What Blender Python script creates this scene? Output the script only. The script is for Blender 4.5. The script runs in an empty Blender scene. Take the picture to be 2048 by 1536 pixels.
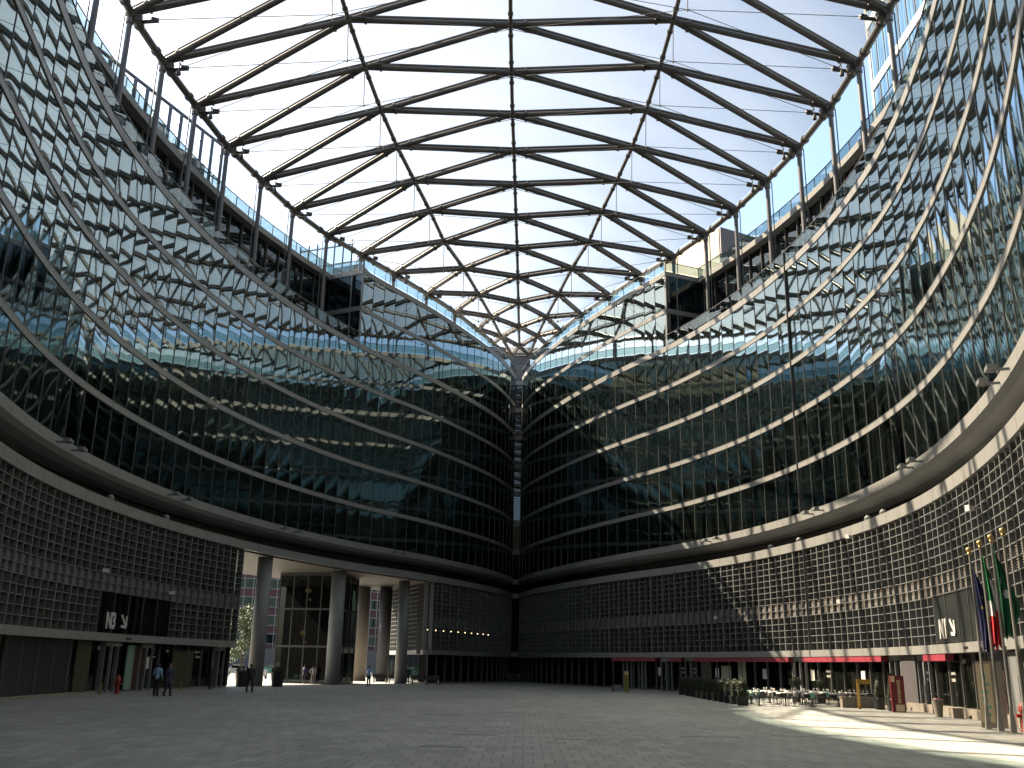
import bpy, bmesh, math, random
import numpy as np
from mathutils import Vector, Matrix

random.seed(7); np.random.seed(7)
sc = bpy.context.scene
COL = sc.collection
R = math.radians

# ------------------------------------------------------------------ camera, sky, sun, exposure
cam_d = bpy.data.cameras.new("camera"); cam = bpy.data.objects.new("camera", cam_d); COL.objects.link(cam)
cam_d.sensor_width = 36.0; cam_d.lens = 1930/2048*36; cam_d.clip_end = 4000; cam_d.clip_start = 0.1
_p, _r = R(16.26), R(1.08)
_f = Vector((0, math.cos(_p), math.sin(_p))); _u0 = Vector((0, -math.sin(_p), math.cos(_p))); _x0 = Vector((1, 0, 0))
_x = math.cos(_r)*_x0 + math.sin(_r)*_u0; _u = -math.sin(_r)*_x0 + math.cos(_r)*_u0
_m = Matrix((_x, _u, -_f)).transposed().to_4x4(); _m.translation = Vector((0, 0, 2.0)); cam.matrix_world = _m
sc.camera = cam

SUN_EL = R(44.0); SUN_DIR = Vector((-0.906*math.cos(SUN_EL), 0.423*math.cos(SUN_EL), math.sin(SUN_EL)))  # towards the sun
w = bpy.data.worlds.new("World"); sc.world = w; w.use_nodes = True
nt = w.node_tree; nt.nodes.clear()
sky = nt.nodes.new("ShaderNodeTexSky"); sky.sky_type = 'NISHITA'; sky.sun_disc = False
sky.sun_elevation = SUN_EL; sky.sun_rotation = math.atan2(SUN_DIR.x, SUN_DIR.y)
sky.air_density = 1.2; sky.dust_density = 2.2; sky.ozone_density = 1.5
bg = nt.nodes.new("ShaderNodeBackground"); bg.inputs[1].default_value = 0.05
ow = nt.nodes.new("ShaderNodeOutputWorld"); nt.links.new(sky.outputs[0], bg.inputs[0]); nt.links.new(bg.outputs[0], ow.inputs[0])
sl = bpy.data.lights.new("sun", 'SUN'); sl.energy = 5.0; sl.angle = R(0.55); sl.color = (1.0, 0.83, 0.62)
so = bpy.data.objects.new("sun", sl); COL.objects.link(so); so.rotation_euler = SUN_DIR.to_track_quat('Z', 'Y').to_euler()
so.location = (-60, 40, 120)
sc.view_settings.view_transform = 'Standard'; sc.view_settings.look = 'None'; sc.view_settings.gamma = 1
sc.view_settings.exposure = 3.0; sc.view_settings.use_curve_mapping = False
cy = sc.cycles; cy.use_denoising = True; cy.max_bounces = 10; cy.transparent_max_bounces = 16; cy.diffuse_bounces = 5
cy.glossy_bounces = 5; cy.sample_clamp_indirect = 0.0; cy.blur_glossy = 3.0; cy.caustics_reflective = True; cy.caustics_refractive = False

# ------------------------------------------------------------------ materials
def mat(name, col, rough=0.5, metal=0.0, spec=0.5, noise=0.0, nscale=3.0, emit=None, estr=0.0, bump=0.0, bscale=40.0, stretch=None):
    m = bpy.data.materials.new(name); m.use_nodes = True; n = m.node_tree; b = n.nodes['Principled BSDF']; col = tuple(c*.66 for c in col)
    b.inputs['Base Color'].default_value = (*col, 1); b.inputs['Roughness'].default_value = rough
    b.inputs['Metallic'].default_value = metal; b.inputs['Specular IOR Level'].default_value = spec
    tc = n.nodes.new('ShaderNodeTexCoord')
    if noise:
        t = n.nodes.new('ShaderNodeTexNoise'); t.inputs['Scale'].default_value = nscale; t.inputs['Detail'].default_value = 6
        if stretch:
            mp = n.nodes.new('ShaderNodeMapping'); mp.inputs['Scale'].default_value = stretch
            n.links.new(tc.outputs['Object'], mp.inputs[0]); n.links.new(mp.outputs[0], t.inputs[0])
        else: n.links.new(tc.outputs['Object'], t.inputs[0])
        r = n.nodes.new('ShaderNodeMapRange'); r.inputs[1].default_value = .3; r.inputs[2].default_value = .7
        r.inputs[3].default_value = 1-noise; r.inputs[4].default_value = 1+noise
        mx = n.nodes.new('ShaderNodeVectorMath'); mx.operation = 'SCALE'; mx.inputs[0].default_value = col
        n.links.new(t.outputs[0], r.inputs[0]); n.links.new(r.outputs[0], mx.inputs['Scale']); n.links.new(mx.outputs[0], b.inputs['Base Color'])
    if bump:
        t = n.nodes.new('ShaderNodeTexNoise'); t.inputs['Scale'].default_value = bscale; n.links.new(tc.outputs['Object'], t.inputs[0])
        bp = n.nodes.new('ShaderNodeBump'); bp.inputs['Strength'].default_value = bump; bp.inputs['Distance'].default_value = .02
        n.links.new(t.outputs[0], bp.inputs['Height']); n.links.new(bp.outputs[0], b.inputs['Normal'])
    if emit: b.inputs['Emission Color'].default_value = (*emit, 1); b.inputs['Emission Strength'].default_value = estr
    return m

def facing_ior(n, fr, ior):
    g = n.nodes.new('ShaderNodeNewGeometry'); r = n.nodes.new('ShaderNodeMapRange'); r.inputs[3].default_value = ior; r.inputs[4].default_value = 1/ior
    n.links.new(g.outputs['Backfacing'], r.inputs[0]); n.links.new(r.outputs[0], fr.inputs[0])
def mirror_glass(name, base, tint, ior, rough=0.0, extra=0.03):
    """dark coated facade glass: near-black interior behind a Fresnel reflection"""
    m = bpy.data.materials.new(name); m.use_nodes = True; n = m.node_tree; n.nodes.clear()
    o = n.nodes.new('ShaderNodeOutputMaterial'); mx = n.nodes.new('ShaderNodeMixShader'); fr = n.nodes.new('ShaderNodeFresnel')
    facing_ior(n, fr, ior); ad = n.nodes.new('ShaderNodeMath'); ad.operation = 'ADD'; ad.inputs[1].default_value = extra; ad.use_clamp = True
    df = n.nodes.new('ShaderNodeBsdfDiffuse'); gl = n.nodes.new('ShaderNodeBsdfGlossy'); gl.inputs['Color'].default_value = (*tint, 1)
    gl.inputs['Roughness'].default_value = rough
    tc = n.nodes.new('ShaderNodeTexCoord'); t = n.nodes.new('ShaderNodeTexNoise'); mp = n.nodes.new('ShaderNodeMapping')
    mp.inputs['Scale'].default_value = (3.0, 3.0, 0.12); t.inputs['Scale'].default_value = 1.0; t.inputs['Detail'].default_value = 3
    n.links.new(tc.outputs['Object'], mp.inputs[0]); n.links.new(mp.outputs[0], t.inputs[0])
    cr = n.nodes.new('ShaderNodeValToRGB'); cr.color_ramp.elements[0].position = .42; cr.color_ramp.elements[1].position = .7
    cr.color_ramp.elements[0].color = (*[v*.35 for v in base], 1); cr.color_ramp.elements[1].color = (*[v*1.9 for v in base], 1)
    n.links.new(t.outputs[0], cr.inputs[0]); n.links.new(cr.outputs[0], df.inputs[0])
    n.links.new(fr.outputs[0], ad.inputs[0]); n.links.new(ad.outputs[0], mx.inputs[0])
    n.links.new(df.outputs[0], mx.inputs[1]); n.links.new(gl.outputs[0], mx.inputs[2]); n.links.new(mx.outputs[0], o.inputs[0])
    return m

def clear_glass(name, tint, ior=1.6, trans=0.8):
    m = bpy.data.materials.new(name); m.use_nodes = True; n = m.node_tree; n.nodes.clear()
    o = n.nodes.new('ShaderNodeOutputMaterial'); mx = n.nodes.new('ShaderNodeMixShader'); fr = n.nodes.new('ShaderNodeFresnel')
    facing_ior(n, fr, ior); tr = n.nodes.new('ShaderNodeBsdfTransparent'); tr.inputs[0].default_value = (*[v*trans for v in tint], 1)
    gl = n.nodes.new('ShaderNodeBsdfGlossy'); gl.inputs['Roughness'].default_value = 0.01; gl.inputs[0].default_value = (.9, .95, .95, 1)
    n.links.new(fr.outputs[0], mx.inputs[0]); n.links.new(tr.outputs[0], mx.inputs[1]); n.links.new(gl.outputs[0], mx.inputs[2]); n.links.new(mx.outputs[0], o.inputs[0])
    return m

def foil():
    """translucent printed roof foil with welded seams"""
    m = bpy.data.materials.new("roof_foil"); m.use_nodes = True; n = m.node_tree; n.nodes.clear()
    o = n.nodes.new('ShaderNodeOutputMaterial'); mx = n.nodes.new('ShaderNodeMixShader'); mx.inputs[0].default_value = .066
    tr = n.nodes.new('ShaderNodeBsdfTransparent'); tl = n.nodes.new('ShaderNodeBsdfTranslucent'); df = n.nodes.new('ShaderNodeBsdfDiffuse')
    m2 = n.nodes.new('ShaderNodeMixShader'); m2.inputs[0].default_value = .10; df.inputs[0].default_value = (.8, .82, .82, 1)
    tc = n.nodes.new('ShaderNodeTexCoord'); wv = n.nodes.new('ShaderNodeTexWave'); wv.wave_type = 'BANDS'; wv.bands_direction = 'X'
    wv.inputs['Scale'].default_value = .33; wv.inputs['Distortion'].default_value = .4; wv.inputs['Detail'].default_value = 0
    for sock, c0, c1 in ((tl.inputs[0], (.74, .82, .86), (.86, .94, .97)), (tr.inputs[0], (.50, .49, .48), (.46, .455, .44))):
        cr = n.nodes.new('ShaderNodeValToRGB'); cr.color_ramp.elements[0].position = 0.0; cr.color_ramp.elements[0].color = (*c0, 1)
        cr.color_ramp.elements[1].position = .025; cr.color_ramp.elements[1].color = (*c1, 1)
        n.links.new(wv.outputs[0], cr.inputs[0]); n.links.new(cr.outputs[0], sock)
    n.links.new(tc.outputs['Object'], wv.inputs[0])
    n.links.new(tl.outputs[0], m2.inputs[1]); n.links.new(df.outputs[0], m2.inputs[2])
    n.links.new(tr.outputs[0], mx.inputs[1]); n.links.new(m2.outputs[0], mx.inputs[2]); n.links.new(mx.outputs[0], o.inputs[0])
    return m

M = dict(
    alu=mat("pale_aluminium", (.265, .27, .265), .42, noise=.06, nscale=.6), alu2=mat("grey_aluminium", (.20, .212, .218), .4, noise=.05, nscale=.8),
    mull=mat("mullion_metal", (.12, .12, .118), .35), dark=mat("dark_recess", (.035, .034, .032), .7), darkmetal=mat("dark_metal", (.06, .06, .06), .5),
    soffit=mat("soffit_panel", (.10, .092, .08), .6, noise=.05), deck=mat("roof_deck", (.25, .25, .24), .8),
    pane=mirror_glass("facade_glass", (.0035, .005, .0045), (.77, .91, .91), 2.35, 0.03, .13),
    shop=mirror_glass("shop_glass", (.006, .007, .006), (.8, .9, .88), 1.45, 0.0, 0.0),
    pent=mirror_glass("penthouse_glass", (.006, .008, .010), (.75, .85, .9), 1.55, 0.0, .02),
    rail=clear_glass("rail_glass", (.80, .90, .88), 1.5, .82), lobbyglass=clear_glass("lobby_glass", (.11, .17, .16), 1.55, .7),
    foil=foil(), steel=mat("roof_steel", (.10, .098, .10), .45, noise=.08, nscale=1.5), post=mat("post_steel", (.13, .13, .14), .4, noise=.05),
    cable=mat("cable_steel", (.12, .12, .13), .4), blackp=mat("black_fixture", (.02, .02, .02), .5),
    column=mat("column_render", (.23, .245, .25), .6, noise=.06, nscale=.8, bump=.1), colbeige=mat("beige_column", (.34, .29, .24), .6, noise=.06),
    screen=mat("screen_metal", (.195, .203, .205), .45, noise=.05, nscale=.7), red=mat("red_awning", (.30, .03, .055), .55), louvre=mat("terracotta_louvre", (.22, .18, .15), .5),
    white=mat("white_sign", (.62, .62, .60), .5), paper=mat("notice_paper", (.8, .79, .74), .6), olive=mat("olive_panel", (.06, .055, .03), .5),
    brown=mat("brown_door", (.05, .02, .012), .5), greenpan=mat("green_glass_panel", (.22, .33, .28), .3), beigelit=mat("lit_pane_beige", (.50, .47, .33), .6),
    lamp=mat("lit_lamp", (.9, .7, .4), .5, emit=(1, .72, .35), estr=.9), lampo=mat("lit_orange_lamp", (.9, .5, .2), .5, emit=(1, .50, .16), estr=.06),
    stone=mat("stone_base", (.25, .22, .18), .7, noise=.12, nscale=2), boxleaf=mat("box_leaf", (.022, .036, .012), .7, noise=.5, nscale=7),
    leaf=mat("leaf_green", (.045, .085, .016), .6, noise=.4, nscale=2), leafdark=mat("leaf_dark", (.05, .10, .025), .6, noise=.4, nscale=2),
    bark=mat("bark", (.10, .07, .05), .9, noise=.3, nscale=8), pot=mat("black_pot", (.012, .012, .013), .35), cloth=mat("table_cloth", (.55, .52, .50), .8),
    runner=mat("green_runner", (.22, .50, .40), .8), chairm=mat("chair_metal", (.03, .03, .032), .4), chairseat=mat("chair_shell", (.44, .42, .42), .4),
    chairdark=mat("dark_chair_shell", (.05, .05, .05), .45), metal=mat("brushed_steel", (.42, .42, .40), .35, .6), gold=mat("gilt_ball", (.55, .40, .16), .3, .7),
    blue=mat("flag_blue", (.012, .016, .10), .8), fgreen=mat("flag_green", (.0, .17, .045), .8), fgreen2=mat("flag_deep_green", (.0, .115, .045), .8),
    fwhite=mat("flag_white", (.70, .70, .68), .8), fred=mat("flag_red", (.52, .015, .02), .8), yellow=mat("flag_yellow", (.75, .55, .05), .8),
    totred=mat("totem_red", (.16, .008, .012), .4), totyel=mat("totem_yellow", (.40, .24, .02), .4), cream=mat("cream_print", (.72, .60, .38), .6),
    hyd=mat("hydrant_red", (.28, .02, .015), .4), yelpost=mat("yellow_post", (.22, .20, .04), .5),
    skin=mat("skin", (.32, .17, .11), .6), hair=mat("hair_dark", (.012, .010, .009), .7), shirt=mat("light_blue_shirt", (.26, .40, .62), .8),
    navy=mat("navy_cloth", (.018, .018, .07), .8), blackc=mat("black_cloth", (.012, .012, .015), .85), shoe=mat("shoe_black", (.01, .01, .01), .4),
    redwall=mat("red_facade", (.10, .03, .033), .7, noise=.15, nscale=1.5), frame=mat("white_frame", (.32, .32, .31), .5), greywall=mat("grey_facade", (.16, .14, .13), .7),
    winout=mirror_glass("office_window", (.008, .02, .018), (.6, .85, .8), 1.7), concrete=mat("pale_concrete", (.28, .24, .19), .8, noise=.16, nscale=.35),
    darkface=mat("dark_face", (.08, .078, .085), .6), tower=mirror_glass("tower_glass", (.025, .06, .11), (.75, .92, 1.0), 1.6, .0, .0),
    towerband=mat("tower_band", (.42, .43, .44), .5), blueslat=mirror_glass("slit_reflection_glass", (.03, .06, .09), (.8, .9, 1), 1.5), carp=mat("car_paint", (.45, .46, .48), .3, .3),
    carp2=mat("teal_car_paint", (.05, .22, .20), .3), carp3=mat("white_car_paint", (.7, .7, .7), .3), tyre=mat("tyre", (.015, .015, .015), .8), slate=mat("slate_panel", (.022, .027, .027), .35, noise=.3, nscale=1.2))

# ------------------------------------------------------------------ mesh builder and object helpers
class MB:
    def __init__(s): s.v = []; s.f = []; s.mi = []; s.cur = 0
    def quad(s, a, b, c, d):
        n = len(s.v); s.v += [tuple(a), tuple(b), tuple(c), tuple(d)]; s.f.append((n, n+1, n+2, n+3)); s.mi.append(s.cur); return s
    def poly(s, pts):
        n = len(s.v); s.v += [tuple(p) for p in pts]; s.f.append(tuple(range(n, n+len(pts)))); s.mi.append(s.cur); return s
    def hexa(s, P):
        """8 points: bottom loop 0-3, top loop 4-7"""
        n = len(s.v); s.v += [tuple(p) for p in P]
        for q in ((3, 2, 1, 0), (4, 5, 6, 7), (0, 1, 5, 4), (1, 2, 6, 5), (2, 3, 7, 6), (3, 0, 4, 7)): s.f.append(tuple(n+i for i in q)); s.mi.append(s.cur)
        return s
    def box(s, c, size, rz=0.0):
        cx, cy_, cz = c; hx, hy, hz = size[0]/2, size[1]/2, size[2]/2; ca, sa = math.cos(rz), math.sin(rz)
        P = []
        for z in (-hz, hz):
            for x, y in ((-hx, -hy), (hx, -hy), (hx, hy), (-hx, hy)): P.append((cx+x*ca-y*sa, cy_+x*sa+y*ca, cz+z))
        return s.hexa(P)
    def prism(s, pts, z0, z1):
        n = len(s.v); k = len(pts); s.v += [(p[0], p[1], z0) for p in pts] + [(p[0], p[1], z1) for p in pts]
        s.f.append(tuple(n+i for i in reversed(range(k)))); s.f.append(tuple(n+k+i for i in range(k))); s.mi += [s.cur]*2
        for i in range(k): j = (i+1) % k; s.f.append((n+i, n+j, n+k+j, n+k+i)); s.mi.append(s.cur)
        return s
    def tube(s, a, b, r, n=8, r2=None, cap=True):
        a, b = Vector(a), Vector(b); d = (b-a); r2 = r if r2 is None else r2
        if d.length < 1e-6: return s
        d.normalize(); x = d.orthogonal().normalized() if abs(d.z) > .9 else Vector((0, 0, 1)).cross(d).normalized(); y = d.cross(x)
        k = len(s.v)
        for p, q in ((a, r), (b, r2)):
            for i in range(n): t = 2*math.pi*(i+.5)/n; s.v.append(tuple(p+x*math.cos(t)*q+y*math.sin(t)*q))
        for i in range(n): j = (i+1) % n; s.f.append((k+i, k+j, k+n+j, k+n+i)); s.mi.append(s.cur)
        if cap: s.f.append(tuple(k+i for i in reversed(range(n)))); s.f.append(tuple(k+n+i for i in range(n))); s.mi += [s.cur]*2
        return s
    def lathe(s, c, prof, n=12, sx=1.0, sy=1.0, rz=0.0):
        k = len(s.v); ca, sa = math.cos(rz), math.sin(rz)
        for r, z in prof:
            for i in range(n):
                t = 2*math.pi*i/n; x, y = r*sx*math.cos(t), r*sy*math.sin(t); s.v.append((c[0]+x*ca-y*sa, c[1]+x*sa+y*ca, c[2]+z))
        for j in range(len(prof)-1):
            for i in range(n): i2 = (i+1) % n; s.f.append((k+j*n+i, k+j*n+i2, k+(j+1)*n+i2, k+(j+1)*n+i)); s.mi.append(s.cur)
        s.f.append(tuple(k+i for i in reversed(range(n)))); s.f.append(tuple(k+(len(prof)-1)*n+i for i in range(n))); s.mi += [s.cur]*2
        return s
    def ball(s, c, r, n=8, sx=1, sy=1, sz=1):
        m = max(4, n//2); prof = [(max(1e-3, r*math.sin(math.pi*j/m)), -r*sz*math.cos(math.pi*j/m)) for j in range(m+1)]
        return s.lathe(c, prof, n, sx, sy)
    def build(s, name, mats, parent=None, smooth=False):
        me = bpy.data.meshes.new(name); me.from_pydata(s.v, [], s.f)
        mats = mats if isinstance(mats, (list, tuple)) else [mats]
        for m in mats: me.materials.append(M[m] if isinstance(m, str) else m)
        if len(mats) > 1: me.polygons.foreach_set('material_index', s.mi)
        if smooth: me.polygons.foreach_set('use_smooth', [True]*len(me.polygons))
        o = bpy.data.objects.new(name, me); COL.objects.link(o)
        if parent: o.parent = parent
        return o

def tag(o, label=None, cat=None, group=None, kind=None):
    if label: o['label'] = label
    if cat: o['category'] = cat
    if group: o['group'] = group
    if kind: o['kind'] = kind
    return o
def thing(name, label, cat, loc=(0, 0, 0), rz=0.0, group=None):
    o = bpy.data.objects.new(name, None); COL.objects.link(o); o.location = loc; o.rotation_euler = (0, 0, rz); o.empty_display_size = .2
    return tag(o, label, cat, group)
KIDS = {}
def kids(o): return [c for c in bpy.data.objects if c.parent is o]
def dup(root, loc, rz, label=None, kidlist=None, scale=None):
    r = root.copy(); COL.objects.link(r); r.location = loc; r.rotation_euler = (0, 0, rz)
    if scale: r.scale = scale
    if label: r['label'] = label
    for ch in (kidlist if kidlist is not None else kids(root)):
        c = ch.copy(); COL.objects.link(c); c.parent = r
        for g in kids(ch): d = g.copy(); COL.objects.link(d); d.parent = c
    return r

# ------------------------------------------------------------------ plan curves of the two curved fronts
RP = [(129,1.55),(125,2.2),(120.7,3.3),(113.6,5.6),(106.7,8.1),(101.2,10.45),(95.8,12.95),(91.8,15.1),(86,17.4),(79.5,19.55),(74.5,20.75),(70.5,21.45),(65,22.15),(59.5,22.45),(53.5,22.3),(49.5,21.9),(45,21.15),(40,20.1),(33.5,18.35),(28.5,16.6),(23.4,14.5),(18,12.3),(13,10.2),(8,8.1),(2,6.1),(-4,4.2),(-10,2.9),(-16,2.2)]
LP = [(129,.45),(126,-.1),(121,-1.4),(117.8,-2.45),(113.6,-4.2),(107,-7.2),(101.3,-10.0),(96.7,-12.9),(92.2,-15.4),(86.2,-18.0),(81.6,-19.7),(77.5,-21),(69.5,-22.85),(64.5,-23.5),(60,-23.9),(55,-24.05),(50,-23.9),(46,-23.45),(42,-22.8),(36.9,-21.6),(30,-20.3),(24,-18.3),(18,-15.9),(12,-12.9),(6,-9.6),(0,-6.6),(-6,-4.0),(-11,-2.2),(-16,-1.2)]
class Wall:
    def __init__(s, pts, side, anchor):
        P = np.array([(x, y) for y, x in pts], float); P = np.r_[[P[0]+(P[0]-P[1])*.55], P]
        t = np.r_[0, np.cumsum(np.hypot(*np.diff(P, axis=0).T))]; tt = np.arange(0, t[-1], .25)
        Q = np.c_[np.interp(tt, t, P[:, 0]), np.interp(tt, t, P[:, 1])]
        for _ in range(60):
            Q[4:-4] = Q[4:-4]*.5 + .25*(Q[3:-5]+Q[5:-3])
        for _ in range(6):
            K = np.ones(13)/13; pad = np.pad(Q, ((6, 6), (0, 0)), 'edge'); S_ = np.c_[np.convolve(pad[:, 0], K, 'valid'), np.convolve(pad[:, 1], K, 'valid')]
            S_[:6] = Q[:6]; S_[-6:] = Q[-6:]; Q = S_
        s.t = np.r_[0, np.cumsum(np.hypot(*np.diff(Q, axis=0).T))]; s.Q = Q; s.side = side; s.L = s.t[-1]
        T = np.gradient(Q, axis=0); T /= np.hypot(T[:, 0], T[:, 1])[:, None]; s.T = T
        s.W = 1.95; s.s0 = s.at_y(anchor) % s.W
        s.n = int((s.L-s.s0)/s.W)
        if s.Q[0, 1]-129.0 > s.s0: pass
    def at_y(s, y): return float(np.interp(-y, -s.Q[:, 1], s.t))
    def p(s, u, d=0.0, z=None):
        """point at arc length u, d metres behind the glass (away from the plaza)"""
        x, y = np.interp(u, s.t, s.Q[:, 0]), np.interp(u, s.t, s.Q[:, 1]); tx, ty = np.interp(u, s.t, s.T[:, 0]), np.interp(u, s.t, s.T[:, 1])
        l = math.hypot(tx, ty); nx, ny = (-ty/l, tx/l)          # tangent points towards the camera
        if nx*s.side < 0: nx, ny = -nx, -ny                     # outward: +x on the right, -x on the left
        return (x+nx*d, y+ny*d) if z is None else (x+nx*d, y+ny*d, z)
    def mod(s, k): return s.s0 + k*s.W
    def rz(s, u):
        a, b = s.p(u, 0), s.p(u, -1); return math.atan2(b[1]-a[1], b[0]-a[0])   # direction facing the plaza
RW = Wall(RP, 1, 70.45); LW = Wall(LP, -1, 77.3)

def loft(mb, W, s0, s1, prof, step=1.95, caps=True, closed=True):
    n = max(2, int(math.ceil((s1-s0)/step))+1); us = [s0+(s1-s0)*i/(n-1) for i in range(n)]
    k0 = len(mb.v); m = len(prof)
    for u in us:
        for d, z in prof: mb.v.append(W.p(u, d, z))
    for i in range(n-1):
        for j in range(m if closed else m-1):
            j2 = (j+1) % m; mb.f.append((k0+i*m+j, k0+i*m+j2, k0+(i+1)*m+j2, k0+(i+1)*m+j)); mb.mi.append(mb.cur)
    if caps and closed:
        mb.f.append(tuple(k0+j for j in range(m))); mb.f.append(tuple(k0+(n-1)*m+j for j in reversed(range(m)))); mb.mi += [mb.cur]*2
    return mb
def wbox(mb, W, u0, u1, d0, d1, z0, z1):
    return mb.hexa([W.p(u0, d0, z0), W.p(u1, d0, z0), W.p(u1, d1, z0), W.p(u0, d1, z0), W.p(u0, d0, z1), W.p(u1, d0, z1), W.p(u1, d1, z1), W.p(u0, d1, z1)])

# ------------------------------------------------------------------ ground
def paving_material():
    m = bpy.data.materials.new("stone_paving"); m.use_nodes = True; n = m.node_tree; b = n.nodes['Principled BSDF']
    tc = n.nodes.new('ShaderNodeTexCoord'); mp = n.nodes.new('ShaderNodeMapping'); mp.inputs['Rotation'].default_value = (0, 0, R(1.0))
    br = n.nodes.new('ShaderNodeTexBrick'); br.inputs['Scale'].default_value = 1.0; br.inputs['Brick Width'].default_value = .46; br.inputs['Row Height'].default_value = .92
    br.inputs['Mortar Size'].default_value = .012; br.inputs['Mortar Smooth'].default_value = .2; br.inputs['Bias'].default_value = 0
    br.inputs['Color1'].default_value = (.128, .134, .130, 1); br.inputs['Color2'].default_value = (.195, .20, .186, 1); br.inputs['Mortar'].default_value = (.035, .035, .03, 1)
    no = n.nodes.new('ShaderNodeTexNoise'); no.inputs['Scale'].default_value = .13; no.inputs['Detail'].default_value = 8; no.inputs['Roughness'].default_value = .62
    no2 = n.nodes.new('ShaderNodeTexNoise'); no2.inputs['Scale'].default_value = 5.0; no2.inputs['Detail'].default_value = 8
    r1 = n.nodes.new('ShaderNodeMapRange'); r1.inputs[1].default_value = .3; r1.inputs[2].default_value = .7; r1.inputs[3].default_value = .78; r1.inputs[4].default_value = 1.18
    r2 = n.nodes.new('ShaderNodeMapRange'); r2.inputs[1].default_value = .3; r2.inputs[2].default_value = .7; r2.inputs[3].default_value = .86; r2.inputs[4].default_value = 1.14
    mu = n.nodes.new('ShaderNodeMath'); mu.operation = 'MULTIPLY'; vm = n.nodes.new('ShaderNodeVectorMath'); vm.operation = 'SCALE'
    n.links.new(tc.outputs['Object'], mp.inputs[0]); n.links.new(mp.outputs[0], br.inputs[0]); n.links.new(tc.outputs['Object'], no.inputs[0]); n.links.new(tc.outputs['Object'], no2.inputs[0])
    n.links.new(no.outputs[0], r1.inputs[0]); n.links.new(no2.outputs[0], r2.inputs[0]); n.links.new(r1.outputs[0], mu.inputs[0]); n.links.new(r2.outputs[0], mu.inputs[1])
    n.links.new(br.outputs[0], vm.inputs[0]); n.links.new(mu.outputs[0], vm.inputs['Scale']); n.links.new(vm.outputs[0], b.inputs['Base Color'])
    b.inputs['Roughness'].default_value = .62
    bp = n.nodes.new('ShaderNodeBump'); bp.inputs['Strength'].default_value = .4; bp.inputs['Distance'].default_value = .01
    inv = n.nodes.new('ShaderNodeMath'); inv.operation = 'SUBTRACT'; inv.inputs[0].default_value = 1; n.links.new(br.outputs['Fac'], inv.inputs[1])
    n.links.new(inv.outputs[0], bp.inputs['Height']); n.links.new(bp.outputs[0], b.inputs['Normal'])
    return m
M['paving'] = paving_material(); M['asphalt'] = mat("asphalt", (.095, .092, .088), .85, noise=.15, nscale=.5)
tag(MB().quad((-1500, -1500, -.02), (1500, -1500, -.02), (1500, 1500, -.02), (-1500, 1500, -.02)).build('ground', 'asphalt'), kind='structure')
tag(MB().prism([(-60, -40), (60, -40), (60, 150), (-60, 150)], -.015, 0).build('plaza_paving', 'paving'), kind='structure')

# ------------------------------------------------------------------ the two curved office blocks
FL = [13.10, 16.37, 16.83, 20.37, 20.83, 24.37, 24.83, 28.27, 28.73, 32.22, 32.78, 36.26, 36.74, 40.22]   # glass bottoms / tops, storey by storey
def cam_area(W, u0, u1, z0, z1):
    P = [cam.matrix_world.inverted() @ Vector(W.p(u, 0, z)) for u in (u0, u1) for z in (z0, z1)]
    if any(p.z > -3 for p in P): return 0
    q = [(1024+1930*p.x/-p.z, 768-1930*p.y/-p.z) for p in P]
    cx = sum(a for a, b in q)/4; cyy = sum(b for a, b in q)/4
    if not (-40 < cx < 2088 and -60 < cyy < 1600): return 0
    return abs((q[2][0]-q[0][0])*(q[1][1]-q[0][1]))+1
def pane_mesh(mb, W, u0, u1, z0, z1, rng):
    A, B = Vector(W.p(u0, 0, 0)), Vector(W.p(u1, 0, 0)); T = (B-A).normalized(); N = Vector((T.y, -T.x, 0))
    if N.dot(Vector(W.p((u0+u1)/2, 1, 0))-Vector(W.p((u0+u1)/2, 0, 0))) > 0: N = -N      # towards the plaza
    nu, nv = 8, 10; k = len(mb.v)
    pil = rng.uniform(.003, .009); tw = rng.gauss(0, .0014); tx = rng.gauss(0, .0014); tz = rng.gauss(0, .002); wv = rng.uniform(-.001, .001); ph = rng.uniform(0, 6.28)
    for j in range(nv+1):
        for i in range(nu+1):
            a, b = 2*i/nu-1, 2*j/nv-1
            d = pil*(1-a*a)*(1-b**4) + tw*a*b + tx*a + tz*b + wv*math.sin(3*b+ph)*(1-a*a)
            P = A+(B-A)*(i/nu)+N*d; mb.v.append((P.x, P.y, z0+(z1-z0)*j/nv))
    fwd = (B-A).cross(Vector((0, 0, 1))).dot(N) > 0
    for j in range(nv):
        for i in range(nu):
            q = k+j*(nu+1)+i; f = (q, q+1, q+nu+2, q+nu+1); mb.f.append(f if fwd else f[::-1]); mb.mi.append(mb.cur)

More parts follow.
